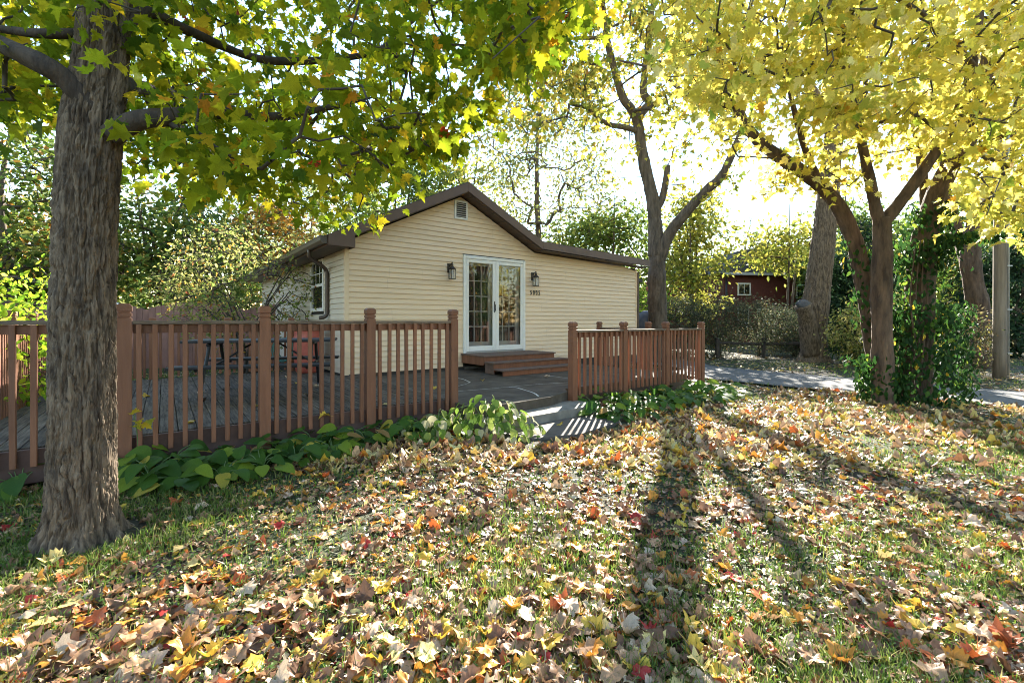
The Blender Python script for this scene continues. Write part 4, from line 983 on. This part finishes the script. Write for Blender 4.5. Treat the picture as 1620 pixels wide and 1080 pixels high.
OL = [limb(OT, [(1318, 220, 14.7), (1290, 150, 14), (1240, 90, 13.5), (1180, 40, 13)], .16, .05, M['bark_big'], 10, 6), limb(OT, [(1322, 180, 14.7), (1370, 100, 15), (1430, 40, 15.5), (1500, 0, 16)], .16, .05, M['bark_big'], 10, 6)]
tg = ellipsoid_targets((10.8, 14.8, 11.4), (4.2, 3.0, 2.8), 200, .5); P, par, cnt, tips = grow(np.vstack(OL+[np.array([(a[1], a[2], a[0]) for a in axis if a[0] > 6])]), tg, .5, .14)
v, f = twig_arrays(P, par, cnt, 0+len(np.vstack(OL))+len([a for a in axis if a[0] > 6]), .008, .5, 4, .08); o = rel(link('twig', mesh_np('twig', v, f, M['twig']), OT)); o['kind'] = 'stuff'
pos, Rm = leaves_at(tips, P, par, 14, (.3, .3, .2), .7, .4); cl, ci = pick(PAL_Y, len(pos)); rel(scatter('crown', T_RHOMB, pos, Rm, .2*rng.uniform(.6, 1.2, len(pos)), cl, M['leaf_bg'], OT))

# ------------------------------------------------------------------ shrubs
def shrub(name, label, c, r, base, nt, per, leaf, pal, stems=9, cat='shrub', tmpl=None, lm_='leaf', clump=.42, spread=(.12, .12, .1), bark='twig', r0=.004, group=None, droop=.3, up=.5):
    rt = thing(name, label, cat, (base[0], base[1], 0), 0, group); sk = []
    V = []; Fq = []; off = 0
    for q in range(stems):
        a = rng.uniform(0, 2*np.pi); e = np.array(c)+np.array((math.cos(a)*r[0]*.55, math.sin(a)*r[1]*.55, rng.uniform(-.3, .5)*r[2])); b0 = np.array((base[0]+rng.normal(0, .1), base[1]+rng.normal(0, .1), -.02))
        md = b0*.5+e*.5+np.array((-math.cos(a)*r[0]*.12, -math.sin(a)*r[1]*.12, .1*r[2])); p = catmull([b0, md, e], 6); sk.append(p[3:])
        v, f = tube_arrays(p, np.linspace(r0*6, r0*2.2, len(p)), 6, .1, 6.); V.append(v); Fq += [g+off for g in f]; off += len(v)
    sk = np.vstack(sk); tg = ellipsoid_targets(c, r, nt, clump); tg = tg[tg[:, 2] > .08]
    P, par, cnt, tips = grow(sk, tg, .16, .12, .02); v, f = twig_arrays(P, par, cnt, len(sk), r0, .42, 4, r0*5); V.append(v); Fq.append(f+off)
    o = rel(link('stem', mesh_np('stem', np.vstack(V), Fq, M[bark], smooth=True), rt)); o['kind'] = 'stuff'
    pos, Rm = leaves_at(tips, P, par, per, spread, droop, up); ok = pos[:, 2] > .03; pos, Rm = pos[ok], Rm[ok]
    cl, ci = pick(pal, len(pos)); rel(scatter('foliage', tmpl or T_OVAL, pos, Rm, leaf*rng.uniform(.6, 1.25, len(pos)), cl, M[lm_], rt))
    return rt
PAL_DW = [(26, (.29, .28, .08)), (22, (.20, .23, .06)), (18, (.36, .33, .12)), (10, (.14, .20, .04)), (5, (.45, .25, .05)), (3, (.35, .12, .05))]
shrub('dogwood_shrub', 'wide twiggy pale yellow-green shrub behind the deck by the house', (-5.95, 10.1, 2.1), (2.0, 1.1, 1.45), (-5.8, 10.1), 600, 7, .088, PAL_DW, 16, spread=(.12, .12, .09), clump=.40)
PAL_BG = [(30, (.26, .40, .025)), (25, (.36, .46, .03)), (20, (.16, .28, .02)), (10, (.46, .48, .05))]
shrub('bright_bush', 'bright yellow-green bush at the far left beyond the deck railing', (-6.05, 5.0, .85), (.75, 1.1, .85), (-6.2, 5.1), 190, 8, .105, PAL_BG, 10, cat='bush')
shrub('bright_bush', 'leafy bright green bush against the left board fence', (-9.0, 8.2, 1.2), (1.2, 1.2, 1.2), (-9.0, 8.3), 170, 9, .11, PAL_BG, 8, cat='bush')
PAL_H = [(28, (.055, .075, .04)), (24, (.085, .105, .055)), (18, (.14, .16, .09)), (8, (.22, .21, .13)), (8, (.12, .085, .05)), (3, (.25, .20, .06))]
for k, (x, y, rx, rz, lab) in enumerate(((6.1, 16.8, 1.15, 1.15, 'grey-green hedge bush just right of the railing end'), (7.7, 16.9, 1.2, 1.18, 'grey-green hedge bush in the middle of the row below the red house'), (9.2, 16.8, 1.15, 1.12, 'grey-green hedge bush touching the old sawn trunk'), (10.6, 16.9, 1.0, .95, 'hedge bush just behind the old sawn trunk'))):
    shrub('hedge_bush', lab, (x, y, rz*.98), (rx, .95, rz), (x, y), 330, 18, .075, PAL_H, 7, cat='hedge', clump=.38, group='hedge beyond the driveway', spread=(.14, .14, .12), tmpl=T_RHOMB, lm_='leaf_bg')
PAL_S = [(30, (.42, .38, .10)), (24, (.30, .32, .09)), (20, (.50, .44, .18)), (12, (.15, .19, .05))]
shrub('arching_shrub', 'pale yellow arching shrub between the old trunk and the ivy-covered stems', (10.7, 13.3, 1.05), (1.35, 1.0, 1.15), (10.7, 13.4), 320, 15, .10, PAL_S, 12, clump=.38, spread=(.13, .13, .13), tmpl=T_RHOMB, lm_='leaf_bg')
shrub('low_bush', 'low dark green bush at the foot of the old sawn trunk', (10.35, 13.6, .42), (.75, .6, .42), (10.35, 13.6), 120, 12, .075, PAL_I, 6, cat='bush', tmpl=T_RHOMB, lm_='leaf_bg')
PAL_B = [(26, (.10, .085, .045)), (22, (.075, .095, .035)), (20, (.15, .13, .06)), (10, (.20, .12, .05)), (8, (.24, .22, .06))]
shrub('brown_bush', 'brownish dense bush in front of the utility pole', (10.9, 11.2, .75), (1.05, .8, .80), (10.9, 11.3), 260, 14, .07, PAL_B, 8, cat='bush', clump=.36, spread=(.12, .12, .12), tmpl=T_RHOMB, lm_='leaf_bg')
shrub('climbing_greens', 'fresh green leafy bush past the house end behind the terracotta chime', (5.2, 17.6, 1.8), (1.1, .8, 1.3), (5.2, 17.7), 150, 14, .12, [(3, (.10, .22, .02)), (3, (.18, .30, .03)), (2, (.32, .36, .05))], 6, cat='bush', tmpl=T_RHOMB, lm_='leaf_bg')
# ------------------------------------------------------------------ trees behind
G1 = [(26, (.075, .125, .025)), (24, (.12, .175, .03)), (18, (.19, .23, .045)), (10, (.30, .28, .06)), (4, (.42, .22, .04))]
G2 = [(26, (.13, .19, .04)), (24, (.19, .25, .05)), (16, (.28, .31, .07)), (8, (.08, .12, .03))]
GP = [(26, (.26, .29, .12)), (24, (.33, .35, .16)), (16, (.20, .24, .09)), (10, (.40, .38, .14))]
GY = [(26, (.34, .33, .06)), (24, (.24, .27, .05)), (16, (.44, .40, .08)), (10, (.16, .20, .04))]
OR = [(26, (.46, .20, .035)), (22, (.55, .33, .05)), (14, (.30, .24, .05)), (10, (.12, .15, .03))]
DK = [(26, (.018, .04, .018)), (24, (.026, .055, .022)), (12, (.04, .075, .03))]
def px(u, Y): return (u-810)/F*Y
for a in (
    ('dense dark green tree behind the fence left of the maple trunk', 20, 15.5, 8.5, 4.6, (3.6, 2.6, 3.4), G1, 330, .20, 14, .2, 1),
    ('orange-leaved tree at the far left above the shed', 60, 18.5, 6.5, 4.2, (2.2, 1.8, 2.0), OR, 150, .20, 14, .14, 1),
    ('dark green tree directly right of the maple trunk behind the shrub', 265, 17.0, 7.2, 4.4, (3.4, 2.4, 2.6), G1, 300, .20, 14, .2, 2),
    ('small orange tree showing above the twiggy shrub', 425, 19.5, 6.6, 4.9, (1.9, 1.6, 1.7), OR, 120, .19, 14, .12, 1),
    ('pale grey-green willowy tree left of the house roof', 470, 30, 11.5, 7.2, (4.2, 3, 4.0), GP, 260, .24, 14, .2, 3),
    ('light green tree behind the left slope of the roof', 620, 27, 12.5, 8.0, (4.6, 3, 3.8), G2, 300, .26, 14, .22, 2),
    ('yellow-green tree just behind the roof peak', 735, 29, 13., 8.0, (3.6, 3, 4.4), GY, 200, .26, 13, .22, 3),
    ('bright green tree above the flat right part of the roof', 965, 26, 8.4, 5.2, (4.0, 2.6, 2.8), G2, 330, .24, 15, .22, 2),
    ('slender yellow-green tree right of the forked tree', 1098, 22, 8.2, 4.4, (1.7, 1.6, 3.2), GY, 220, .20, 15, .13, 4),
    ('yellow-green tree spreading in front of the red house', 1245, 19.5, 6.4, 4.5, (2.1, 1.8, 1.0), GY, 80, .19, 15, .12, 2),
    ('tall green tree between the old trunk and the yellow maple', 1345, 24, 8.5, 4.8, (2.8, 2, 3.0), G2, 260, .22, 15, .2, 2),
    ('green tree far right behind the utility pole', 1610, 21, 7.5, 4.2, (3.2, 2.2, 2.8), G1, 260, .20, 15, .22, 1),
    ('yellow-green tree far right beyond the bush', 1500, 27, 9, 5.4, (3.8, 2.6, 3.4), G2, 280, .24, 15, .22, 2)):
    lab, u, Y, h, cz, r, pal, n_, lf, per, tr_, st_ = a
    bg_tree('background_tree', lab, px(u, Y), Y, h, cz, r, pal, n_, lf, per, tr_, st_)
bg_tree('tall_sparse_tree', 'tall airy tree with upswept branches and sparse leaves behind the house', px(855, 25), 25, 15.5, 9.2, (4.6, 3.2, 6.2), [(26, (.24, .24, .07)), (22, (.17, .19, .055)), (14, (.34, .31, .08)), (10, (.11, .14, .04))], 470, .19, 10, .26, 1, clump=.46, spread=(.35, .35, .3))
bg_tree('bare_tree', 'thin nearly bare tree in the sky gap left of the red house roof', px(1178, 33), 33, 9.5, 7.6, (1.8, 1.4, 2.0), GP, 36, .16, 3, .11, 1, lean=(.6, 0))
for u, Y, h in ((1338, 19.5, 4.6), (1360, 21, 6.2), (1600, 16.5, 4.4)):
    bg_tree('evergreen', {1338: 'dark evergreen right behind the old sawn trunk', 1360: 'taller dark evergreen behind the ivy-covered stems', 1600: 'dark evergreen behind the utility pole at the right edge'}[u], px(u, Y), Y, h, h*.46, (1.5, 1.3, h*.5), DK, 190, .17, 16, .12, 1, group='dark evergreens at the right', spread=(.25, .25, .25))
# the leaning trunk behind the pole
RT = thing('leaning_tree', 'thick leaning tree behind the utility pole at the right', 'tree', (12.9, 12.6, 0)); ry = 12.6
LR = [limb(RT, [(1556, 585, ry), (1553, 540, ry), (1549, 490, ry), (1538, 440, ry), (1535, 400, ry), (1545, 350, ry), (1563, 305, ry), (1585, 260, ry), (1600, 215, ry), (1622, 130, ry), (1640, 0, ry), (1650, -80, ry)], .24, .12, M['bark_red'], 16, 6, 'trunk')]
LR.append(limb(RT, [(1536, 430, ry), (1520, 380, ry+.4), (1500, 320, ry+.8), (1490, 250, ry+1)], .18, .06, M['bark_red'], 10, 6))
tg = ellipsoid_targets((14.2, 12.4, 7.6), (3.2, 2.6, 3.0), 220, .5); skl = np.vstack(LR); P, par, cnt, tips = grow(skl[20:], tg, .5, .14)
v, f = twig_arrays(P, par, cnt, len(skl[20:]), .008, .5, 4, .08); o = rel(link('twig', mesh_np('twig', v, f, M['twig']), RT)); o['kind'] = 'stuff'
pos, Rm = leaves_at(tips, P, par, 14, (.3, .3, .2), .7, .4); cl, ci = pick(PAL_Y, len(pos)); rel(scatter('crown', T_RHOMB, pos, Rm, .19*rng.uniform(.6, 1.2, len(pos)), cl, M['leaf_bg'], RT))
# distant woods that close the horizon
wp = []; wc_ = []
for q in range(270):
    fr_ = q < 170; a = (R(-80)+R(160)*q/169 if fr_ else R(80)+R(200)*(q-170)/99)+rng.normal(0, .006); d = rng.uniform(42, 58) if fr_ else rng.uniform(34, 44); h = rng.uniform(5.0, 9.5) if fr_ else rng.uniform(5, 9); n_ = 300  # unseen arc behind the camera is added for the door glass to reflect
    c = np.array((math.sin(a)*d, math.cos(a)*d, h*.5)); pp = rng.normal(0, 1, (n_, 3)); pp /= np.linalg.norm(pp, axis=1)[:, None]; pp = c+pp*np.array((2.3, 1.6, h*.5))*rng.uniform(.55, 1., (n_, 1))
    wp.append(pp); wc_.append(pick([G1, G2, GY, G1, OR][int(rng.integers(0, 5))], n_)[0])
wp = np.vstack(wp); wc_ = np.vstack(wc_)
wood = scatter('distant_woods', T_RHOMB, wp, frames(rng.normal(0, 1, wp.shape), rng.normal(0, .6, wp.shape)+np.array((0, -.3, .5))), rng.uniform(.35, .8, len(wp)), wc_, M['leaf_bg'])
tag(wood, 'distant belt of autumn woods closing the view', 'woods', None, 'stuff')

# ------------------------------------------------------------------ hostas along the railings
def hosta_template(bend, seed):
    r = np.random.default_rng(seed); V = []; nx, ny = 6, 7
    for j in range(ny+1):
        y = j/ny; w = .36*math.sin(math.pi*min(1, (y+.06)/1.06)**.75)**.8 if y < 1 else 0.
        w = max(w, .012)
        for i in range(nx+1):
            x = (i/nx-.5)*2; V.append((x*w, y, .10*abs(x)*w*2-bend*y*y*.55+.014*math.cos(x*w*60)*(y < .95)))
    f = [(j*(nx+1)+i, j*(nx+1)+i+1, (j+1)*(nx+1)+i+1, (j+1)*(nx+1)+i) for j in range(ny) for i in range(nx)]
    return np.array(V), np.array(f)
T_HOSTA = [hosta_template(b_, q) for q, b_ in enumerate((.4, .8, 1.1, .2))]
PAL_HO = [(28, (.045, .105, .020)), (26, (.065, .14, .022)), (16, (.095, .175, .025)), (11, (.19, .27, .03)), (6, (.42, .36, .06)), (2, (.30, .19, .07))]
ORD = ['first', 'second', 'third', 'fourth', 'fifth', 'sixth', 'seventh', 'eighth', 'ninth', 'tenth', 'eleventh', 'twelfth', 'thirteenth', 'fourteenth', 'fifteenth', 'sixteenth', 'seventeenth', 'eighteenth', 'nineteenth', 'twentieth']
def hosta(x, y, n, size, label, group, wilt=0.):
    g = float(gz(x, y)[0]); rt = thing('hosta_plant', label, 'plant', (x, y, g), 0, group); i = 0
    a = rng.uniform(0, 6.28, n)+np.arange(n)*2.4; el = rng.uniform(.25, 1.0, n); ln = size*rng.uniform(.8, 1.9, n)
    pos = []; yv = []; nv = []
    for k in range(n):
        d = np.array((math.cos(a[k]), math.sin(a[k]), 0)); hh = ln[k]*math.sin(el[k])*(1-.5*wilt); base = np.array((x, y, g))+d*ln[k]*math.cos(el[k])*.8+np.array((0, 0, .03+hh*.75))
        pos.append(base); yv.append(d*1.+np.array((0, 0, .15-.5*rng.random()-wilt))); nv.append(np.array((0, 0, 1.))-d*.1+np.array((0, -.35, 0))+rng.normal(0, .22, 3))
        if k % 2 == 0:
            p = catmull([(0, 0, -.01), tuple((base-np.array((x, y, g)))*np.array((.45, .45, .75))), tuple(base-np.array((x, y, g)))], 3); tube('stalk', p, .004, M['hosta_stalk'], 4, parent=rt)
    cl, ci = pick(PAL_HO, n)
    single_leaves('leaf', rt, T_HOSTA, np.array(pos), frames(np.array(yv), np.array(nv)), size*rng.uniform(.8, 1.35, n), ci, PAL_HO, M['hosta'], rt.location)
M['hosta_stalk'] = mat('hosta_stalk', (.10, .16, .05), .6)
hp = [(30, 775, .16), (212, 748, .15), (240, 765, .15), (268, 745, .16), (296, 768, .16), (325, 742, .16), (352, 758, .16), (382, 735, .16), (412, 745, .15), (440, 718, .15), (468, 730, .15), (498, 708, .15), (525, 718, .14), (552, 700, .16), (582, 705, .16), (612, 690, .15), (640, 694, .15), (668, 680, .15), (695, 676, .14)]
hp2 = [(938, 646, .19), (955, 658, .2), (968, 640, .2), (985, 648, .2), (1000, 636, .2), (1015, 645, .2), (1032, 632, .2), (1048, 640, .2), (1066, 626, .2), (1084, 634, .2), (1105, 623, .2), (1128, 628, .21), (1150, 622, .19), (978, 664, .17), (1012, 658, .17), (1050, 651, .18), (1090, 644, .18), (1128, 638, .18), (1160, 631, .18)]
for k, (u, v, s_) in enumerate(hp):
    w = gat(u, v); hosta(w[0], w[1], 20, s_, ('hosta clump left of the maple trunk below the railing' if k == 0 else f'{ORD[k-1]} hosta clump right of the maple trunk along the deck skirt'), 'hostas along the deck')
for k, (u, v, s_) in enumerate(hp2):
    w = gat(u, v); hosta(w[0], w[1], 16, s_*.85, f'{ORD[k]} hosta clump right of the concrete step under the right railing', 'hostas under the right railing')
# wilting pale plant mound left of the concrete step
PAL_W = [(20, (.16, .26, .04)), (20, (.30, .36, .08)), (16, (.08, .14, .03)), (14, (.45, .42, .25))]
def mound(label, u, v, rx, ry, h, n):
    w = gat(u, v); rt = thing('drooping_plant', label, 'plant', (w[0], w[1], 0)); a = rng.uniform(0, 6.28, n); rr = np.sqrt(rng.random(n)); d = np.stack([np.cos(a), np.sin(a)*1., a*0], 1)
    pos = np.stack([w[0]+np.cos(a)*rr*rx, w[1]+np.sin(a)*rr*ry, h*(1-rr**2)*rng.uniform(.5, 1.05, n)+.03], 1)
    yv = d*.7+np.array((0, 0, -.75))+rng.normal(0, .25, (n, 3)); nv = d+np.array((0, -.2, .8))+rng.normal(0, .35, (n, 3)); cl, ci = pick(PAL_W, n)
    single_leaves('leaf', rt, T_HOSTA, pos, frames(yv, nv), .115*rng.uniform(.6, 1.25, n), ci, PAL_W, M['hosta'], rt.location)
    for q in range(10):
        i = int(rng.integers(0, n)); p = pos[i]-np.array((w[0], w[1], 0)); tube('stalk', catmull([(0, 0, 0), tuple(p*np.array((.4, .4, 1.0))), tuple(p)], 4), .005, M['hosta_stalk'], 4, parent=rt)
mound('drooping pale-green plant mound left of the concrete step', 770, 688, .68, .44, .42, 170)
mound('smaller drooping plant mound between the hostas and the concrete step', 690, 690, .46, .34, .27, 80)
# maple seedling beside the trunk
sd = thing('maple_seedling', 'little yellow maple seedling right of the big trunk in front of the railing', 'seedling', gat(216, 745)*np.array((1, 1, 0)))
b0 = gat(216, 745); tp_ = at(212, 655, b0[1]-.1); rel(tube('stem', catmull([b0, (b0+tp_)/2+np.array((.02, 0, .03)), tp_], 5), .004, M['hosta_stalk'], 5, parent=sd))
sp_ = np.array([at(u, v, b0[1]-.1) for u, v in ((208, 652), (218, 664), (228, 668), (238, 662), (212, 672))]); n_ = len(sp_)
PAL_SD = [(5, (.62, .46, .04)), (3, (.45, .42, .05))]
cl, ci = pick(PAL_SD, n_); single_leaves('leaf', sd, T_MAPLE, sp_, frames(rng.normal(0, .4, (n_, 3))+np.array((.6, -.3, -.2)), rng.normal(0, .3, (n_, 3))+np.array((0, -.6, .7))), np.full(n_, .085), ci, PAL_SD, M['leaf'], sd.location)

# ------------------------------------------------------------------ grass, clover and fallen leaves
def lawn_points(n, y0, y1, power=1.0):
    Y = y0*(y1/y0)**(rng.random(n)**power); X = rng.uniform(-1.22, 1.32, n)*Y; return X, Y
def on_lawn(x, y, pad_=.05):
    s_, t_ = sh(x, y); bad = ((s_ > -4.1-pad_) & (s_ < .34+pad_) & (t_ > -3.42-pad_) & (t_ < 1.6)) | ((s_ > .2) & (s_ < 2.25) & (t_ > -4.95) & (t_ < -3.4)) | ((s_ > 0) & (s_ < 5.7) & (t_ > -3.75) & (t_ < 0)) | ((s_ > 0) & (s_ < 8.6) & (t_ > -.2) & (t_ < 9))
    le = np.interp(t_, [-15, -7.8, -6.5, -4.7, -3, -1.8, -.4, 10], [7.7, 7.6, 7.5, 7.2, 7.15, 7.6, 8.95, 9.0]); ri = np.interp(t_, [-15, -7.8, -6.5, -4.7, -3.2, -1.6, .6, 10], [9.95, 9.9, 9.85, 9.8, 9.8, 10, 11.2, 12])
    dr = (s_ > le) & (s_ < ri)
    tr = ((x-(-2.54))**2+(y-2.75)**2 < .26**2)
    return ~bad & ~dr & ~tr, dr, ~bad & ~tr
def patch(x, y, f=1.1, o=0.): return fbm(np.stack([x*f+o, y*f, x*0+o], 1), 3)
# grass blades
x, y = lawn_points(230000, 1.15, 15.0, .85); ok, dr, _ = on_lawn(x, y); pt_ = patch(x, y, .8, 3.)
ok &= rng.random(len(x)) < np.clip((pt_-.42-.13*np.clip(x/2., 0, 1))*5.0, .12, 1.); x, y = x[ok], y[ok]; n_ = len(x); z_ = gz(x, y)
hgt = rng.uniform(.022, .074, n_)*(1+.5*(patch(x, y, 2.3, 8.)-.5)); ln_ = rng.normal(0, .38, (n_, 2))
wv = rng.uniform(0, np.pi, n_); wd = np.clip(.0016*y**.55, .0016, .006)*rng.uniform(.8, 1.5, n_); dx_ = np.cos(wv)*wd; dy_ = np.sin(wv)*wd
b0 = np.stack([x, y, z_-.004], 1); m_ = b0+np.stack([ln_[:, 0]*hgt*.35, ln_[:, 1]*hgt*.35, hgt*.6], 1); t_ = b0+np.stack([ln_[:, 0]*hgt, ln_[:, 1]*hgt, hgt], 1); sdv = np.stack([dx_, dy_, dx_*0], 1)
v = np.stack([b0-sdv, b0+sdv, m_+sdv*.8, m_-sdv*.8, t_], 1).reshape(-1, 3); i = np.arange(n_)*5
PAL_G = [(30, (.085, .145, .022)), (26, (.12, .19, .03)), (18, (.18, .23, .05)), (10, (.06, .10, .02)), (12, (.32, .28, .12))]
cl, ci = pick(PAL_G, n_)
gr = link('grass', mesh_np('grass', v, [np.stack([i, i+1, i+2, i+3], 1), np.stack([i+3, i+2, i+4], 1)], M['grass'], np.repeat(cl, 5, 0))); tag(gr, 'short thin grass growing through the fallen leaves', 'grass', None, 'stuff')
# low weeds and clover
x, y = lawn_points(42000, 1.15, 9.0, .9); ok, dr, _ = on_lawn(x, y); ok &= rng.random(len(x)) < np.clip((patch(x, y, 1.3, 21.)-.38)*5, .05, 1); x, y = x[ok], y[ok]; n_ = len(x)
pos = np.stack([x, y, gz(x, y)+rng.uniform(.008, .04, n_)], 1); PAL_C = [(30, (.075, .15, .025)), (20, (.11, .19, .03)), (10, (.16, .20, .06)), (8, (.18, .15, .10))]
cl, ci = pick(PAL_C, n_); o = scatter('clover', T_RHOMB, pos, frames(rng.normal(0, 1, (n_, 3))*np.array((1, 1, .25)), rng.normal(0, .35, (n_, 3))+np.array((0, 0, 1.))), rng.uniform(.014, .030, n_), cl, M['grass']); tag(o, 'low clover and weeds among the fallen leaves', 'clover', None, 'stuff')
# fallen leaves
PAL_D = [(24, (.42, .25, .14)), (18, (.29, .155, .085)), (14, (.17, .085, .045)), (9, (.56, .42, .29)), (11, (.62, .41, .055)), (11, (.54, .24, .04)), (5, (.42, .105, .03)), (7, (.64, .50, .19)), (1.2, (.40, .035, .03)), (5, (.12, .065, .04))]
NAMES_D = ['tan-pink', 'light brown', 'brown', 'pale cream', 'yellow', 'orange', 'rust-red', 'pale yellow', 'crimson', 'dark brown']
PAL_DF = [(20, (.44, .30, .16)), (14, (.28, .17, .10)), (18, (.58, .43, .13)), (14, (.62, .50, .22)), (8, (.52, .39, .27)), (8, (.55, .30, .08)), (5, (.16, .10, .06))]
def litter(n, y0, y1, power, size, tmpl, pal, name, dens):
    x, y = lawn_points(n, y0, y1, power); ok, dr, nb = on_lawn(x, y, .02); a = patch(x, y, .75, 40.); p_ = np.clip((a-.435+.15*np.clip(x/1.5, 0, 1)+.05*np.clip((-x-.6)/1., 0, 1))*4.2, .15, .90)*dens
    ok = (ok & (rng.random(len(x)) < p_)) | (dr & (rng.random(len(x)) < .035)); x, y = x[ok], y[ok]; k = len(x)
    pos = np.stack([x, y, gz(x, y)+rng.uniform(.006, .026, k)], 1); s_, t_ = sh(x, y)
    yv = rng.normal(0, 1, (k, 3))*np.array((1, 1, .12)); nv = rng.normal(0, .22, (k, 3))+np.array((0, 0, 1.0)); cl, ci = pick(pal, k, .22)
    return pos, frames(yv, nv), size*(.42+.95*rng.random(k)**1.7), cl, ci
pos, Rm, sca, cl, ci = litter(15000, 1.12, 4.3, .9, .080, T_DEAD, PAL_D, 'near', .85)
big = np.where(in_view(pos, -5), sca/pos[:, 1], 0); top = np.argsort(-big)[:300]; rest = np.setdiff1d(np.arange(len(pos)), top)
o = scatter('leaf_litter', T_DEAD, pos[rest], Rm[rest], sca[rest], cl[rest], M['leaf_dead']); tag(o, 'carpet of fallen maple leaves on the near lawn', 'leaves', None, 'stuff')
tp3 = pos[top]; uu = 810+F*tp3[:, 0]/tp3[:, 1]; vr = HZ-(tp3[:, 2]-EYE)*F/tp3[:, 1]; rows = np.clip(((1080-vr)/45).astype(int), 0, 9); ctr = {}
ROWS = ['at the bottom edge of the picture', 'in the second row up from the bottom', 'in the third row up from the bottom', 'in the fourth row up', 'in the fifth row up', 'in the sixth row up', 'in the seventh row up', 'in the eighth row up', 'in the ninth row up', 'in the far rows']
TENS = {2: 'twenty', 3: 'thirty', 4: 'forty'}
def nth(k): return ORD[k] if k < 20 else TENS[(k+1)//10]+('-'+ORD[(k+1) % 10-1] if (k+1) % 10 else 'th')
lv = single_leaves('fallen_leaf', None, T_DEAD, pos[top]+np.array((0, 0, .012)), Rm[top], sca[top], ci[top], PAL_D, M['leaf_dead'])
for q in np.argsort(uu):
    key = (int(rows[q]), int(ci[top][q])); k = ctr.get(key, 0); ctr[key] = k+1
    tag(lv[q], f'{nth(k)} {NAMES_D[key[1]]} fallen leaf from the left {ROWS[key[0]]}', 'fallen leaf', 'fallen maple leaves nearest the viewer')
pos, Rm, sca, cl, ci = litter(16000, 4.0, 8.5, .95, .11, T_DEAD_LOW, PAL_D[:8]+PAL_DF[:4], 'mid', .95)
o = scatter('leaf_litter', T_DEAD_LOW, pos, Rm, sca, cl, M['leaf_dead']); tag(o, 'carpet of fallen leaves on the lawn towards the patio and drive', 'leaves', None, 'stuff')
pos, Rm, sca, cl, ci = litter(16000, 8.0, 19., 1., .13, T_DEAD_LOW, PAL_DF, 'far', .8)
o = scatter('leaf_litter', T_RHOMB, pos, Rm, sca, cl, M['leaf_dead']); tag(o, 'fallen leaves scattered beyond the driveway', 'leaves', None, 'stuff')
x, y = lawn_points(34000, 1.12, 8., .9); ok, dr, _ = on_lawn(x, y); x, y = x[ok], y[ok]; n_ = len(x)
cl, ci = pick(PAL_D, n_, .3); o = scatter('leaf_crumbs', T_RHOMB, np.stack([x, y, gz(x, y)+rng.uniform(.003, .02, n_)], 1), frames(rng.normal(0, 1, (n_, 3))*np.array((1, 1, .3)), rng.normal(0, .45, (n_, 3))+np.array((0, 0, 1.))), rng.uniform(.018, .05, n_), cl*.8, M['leaf_dead']); tag(o, 'torn bits of dead leaves strewn through the grass', 'leaves', None, 'stuff')
# a few single leaves blown onto the deck and the patio
spots = [(250, 612, .302), (228, 628, .302), (322, 622, .302), (455, 597, .302), (404, 643, .302), (505, 612, .302), (612, 640, .30), (763, 601, .256), (865, 597, .256), (685, 615, .256), (884, 670, .034), (300, 668, .302), (472, 606, .302), (520, 655, .302)]
DL = ['left end of the deck near the big trunk', 'left part of the deck', 'deck in front of the picnic table leg', 'deck under the right end of the picnic table', 'deck in the middle of the near railing', 'deck right of the picnic table', 'deck beside the second-last railing post', 'patio left of the wooden steps', 'patio just in front of the wooden steps', 'patio behind the railing end post', 'dark stone pad', 'deck edge behind the hostas', 'deck near the red barrel', 'deck close to the near rail']
w = np.array([gat(u, v, z_) for u, v, z_ in spots]); k = len(w); c_ = rng.choice([3, 4, 7, 4], k)
for o, l_ in zip(single_leaves('fallen_leaf', None, T_DEAD, w+np.array((0, 0, .008)), frames(rng.normal(0, 1, (k, 3))*np.array((1, 1, .1)), rng.normal(0, .15, (k, 3))+np.array((0, 0, 1.))), rng.uniform(.09, .13, k), c_, PAL_D, M['leaf_dead']), DL):
    tag(o, 'pale fallen maple leaf on the '+l_, 'fallen leaf', 'leaves blown onto the deck and patio')
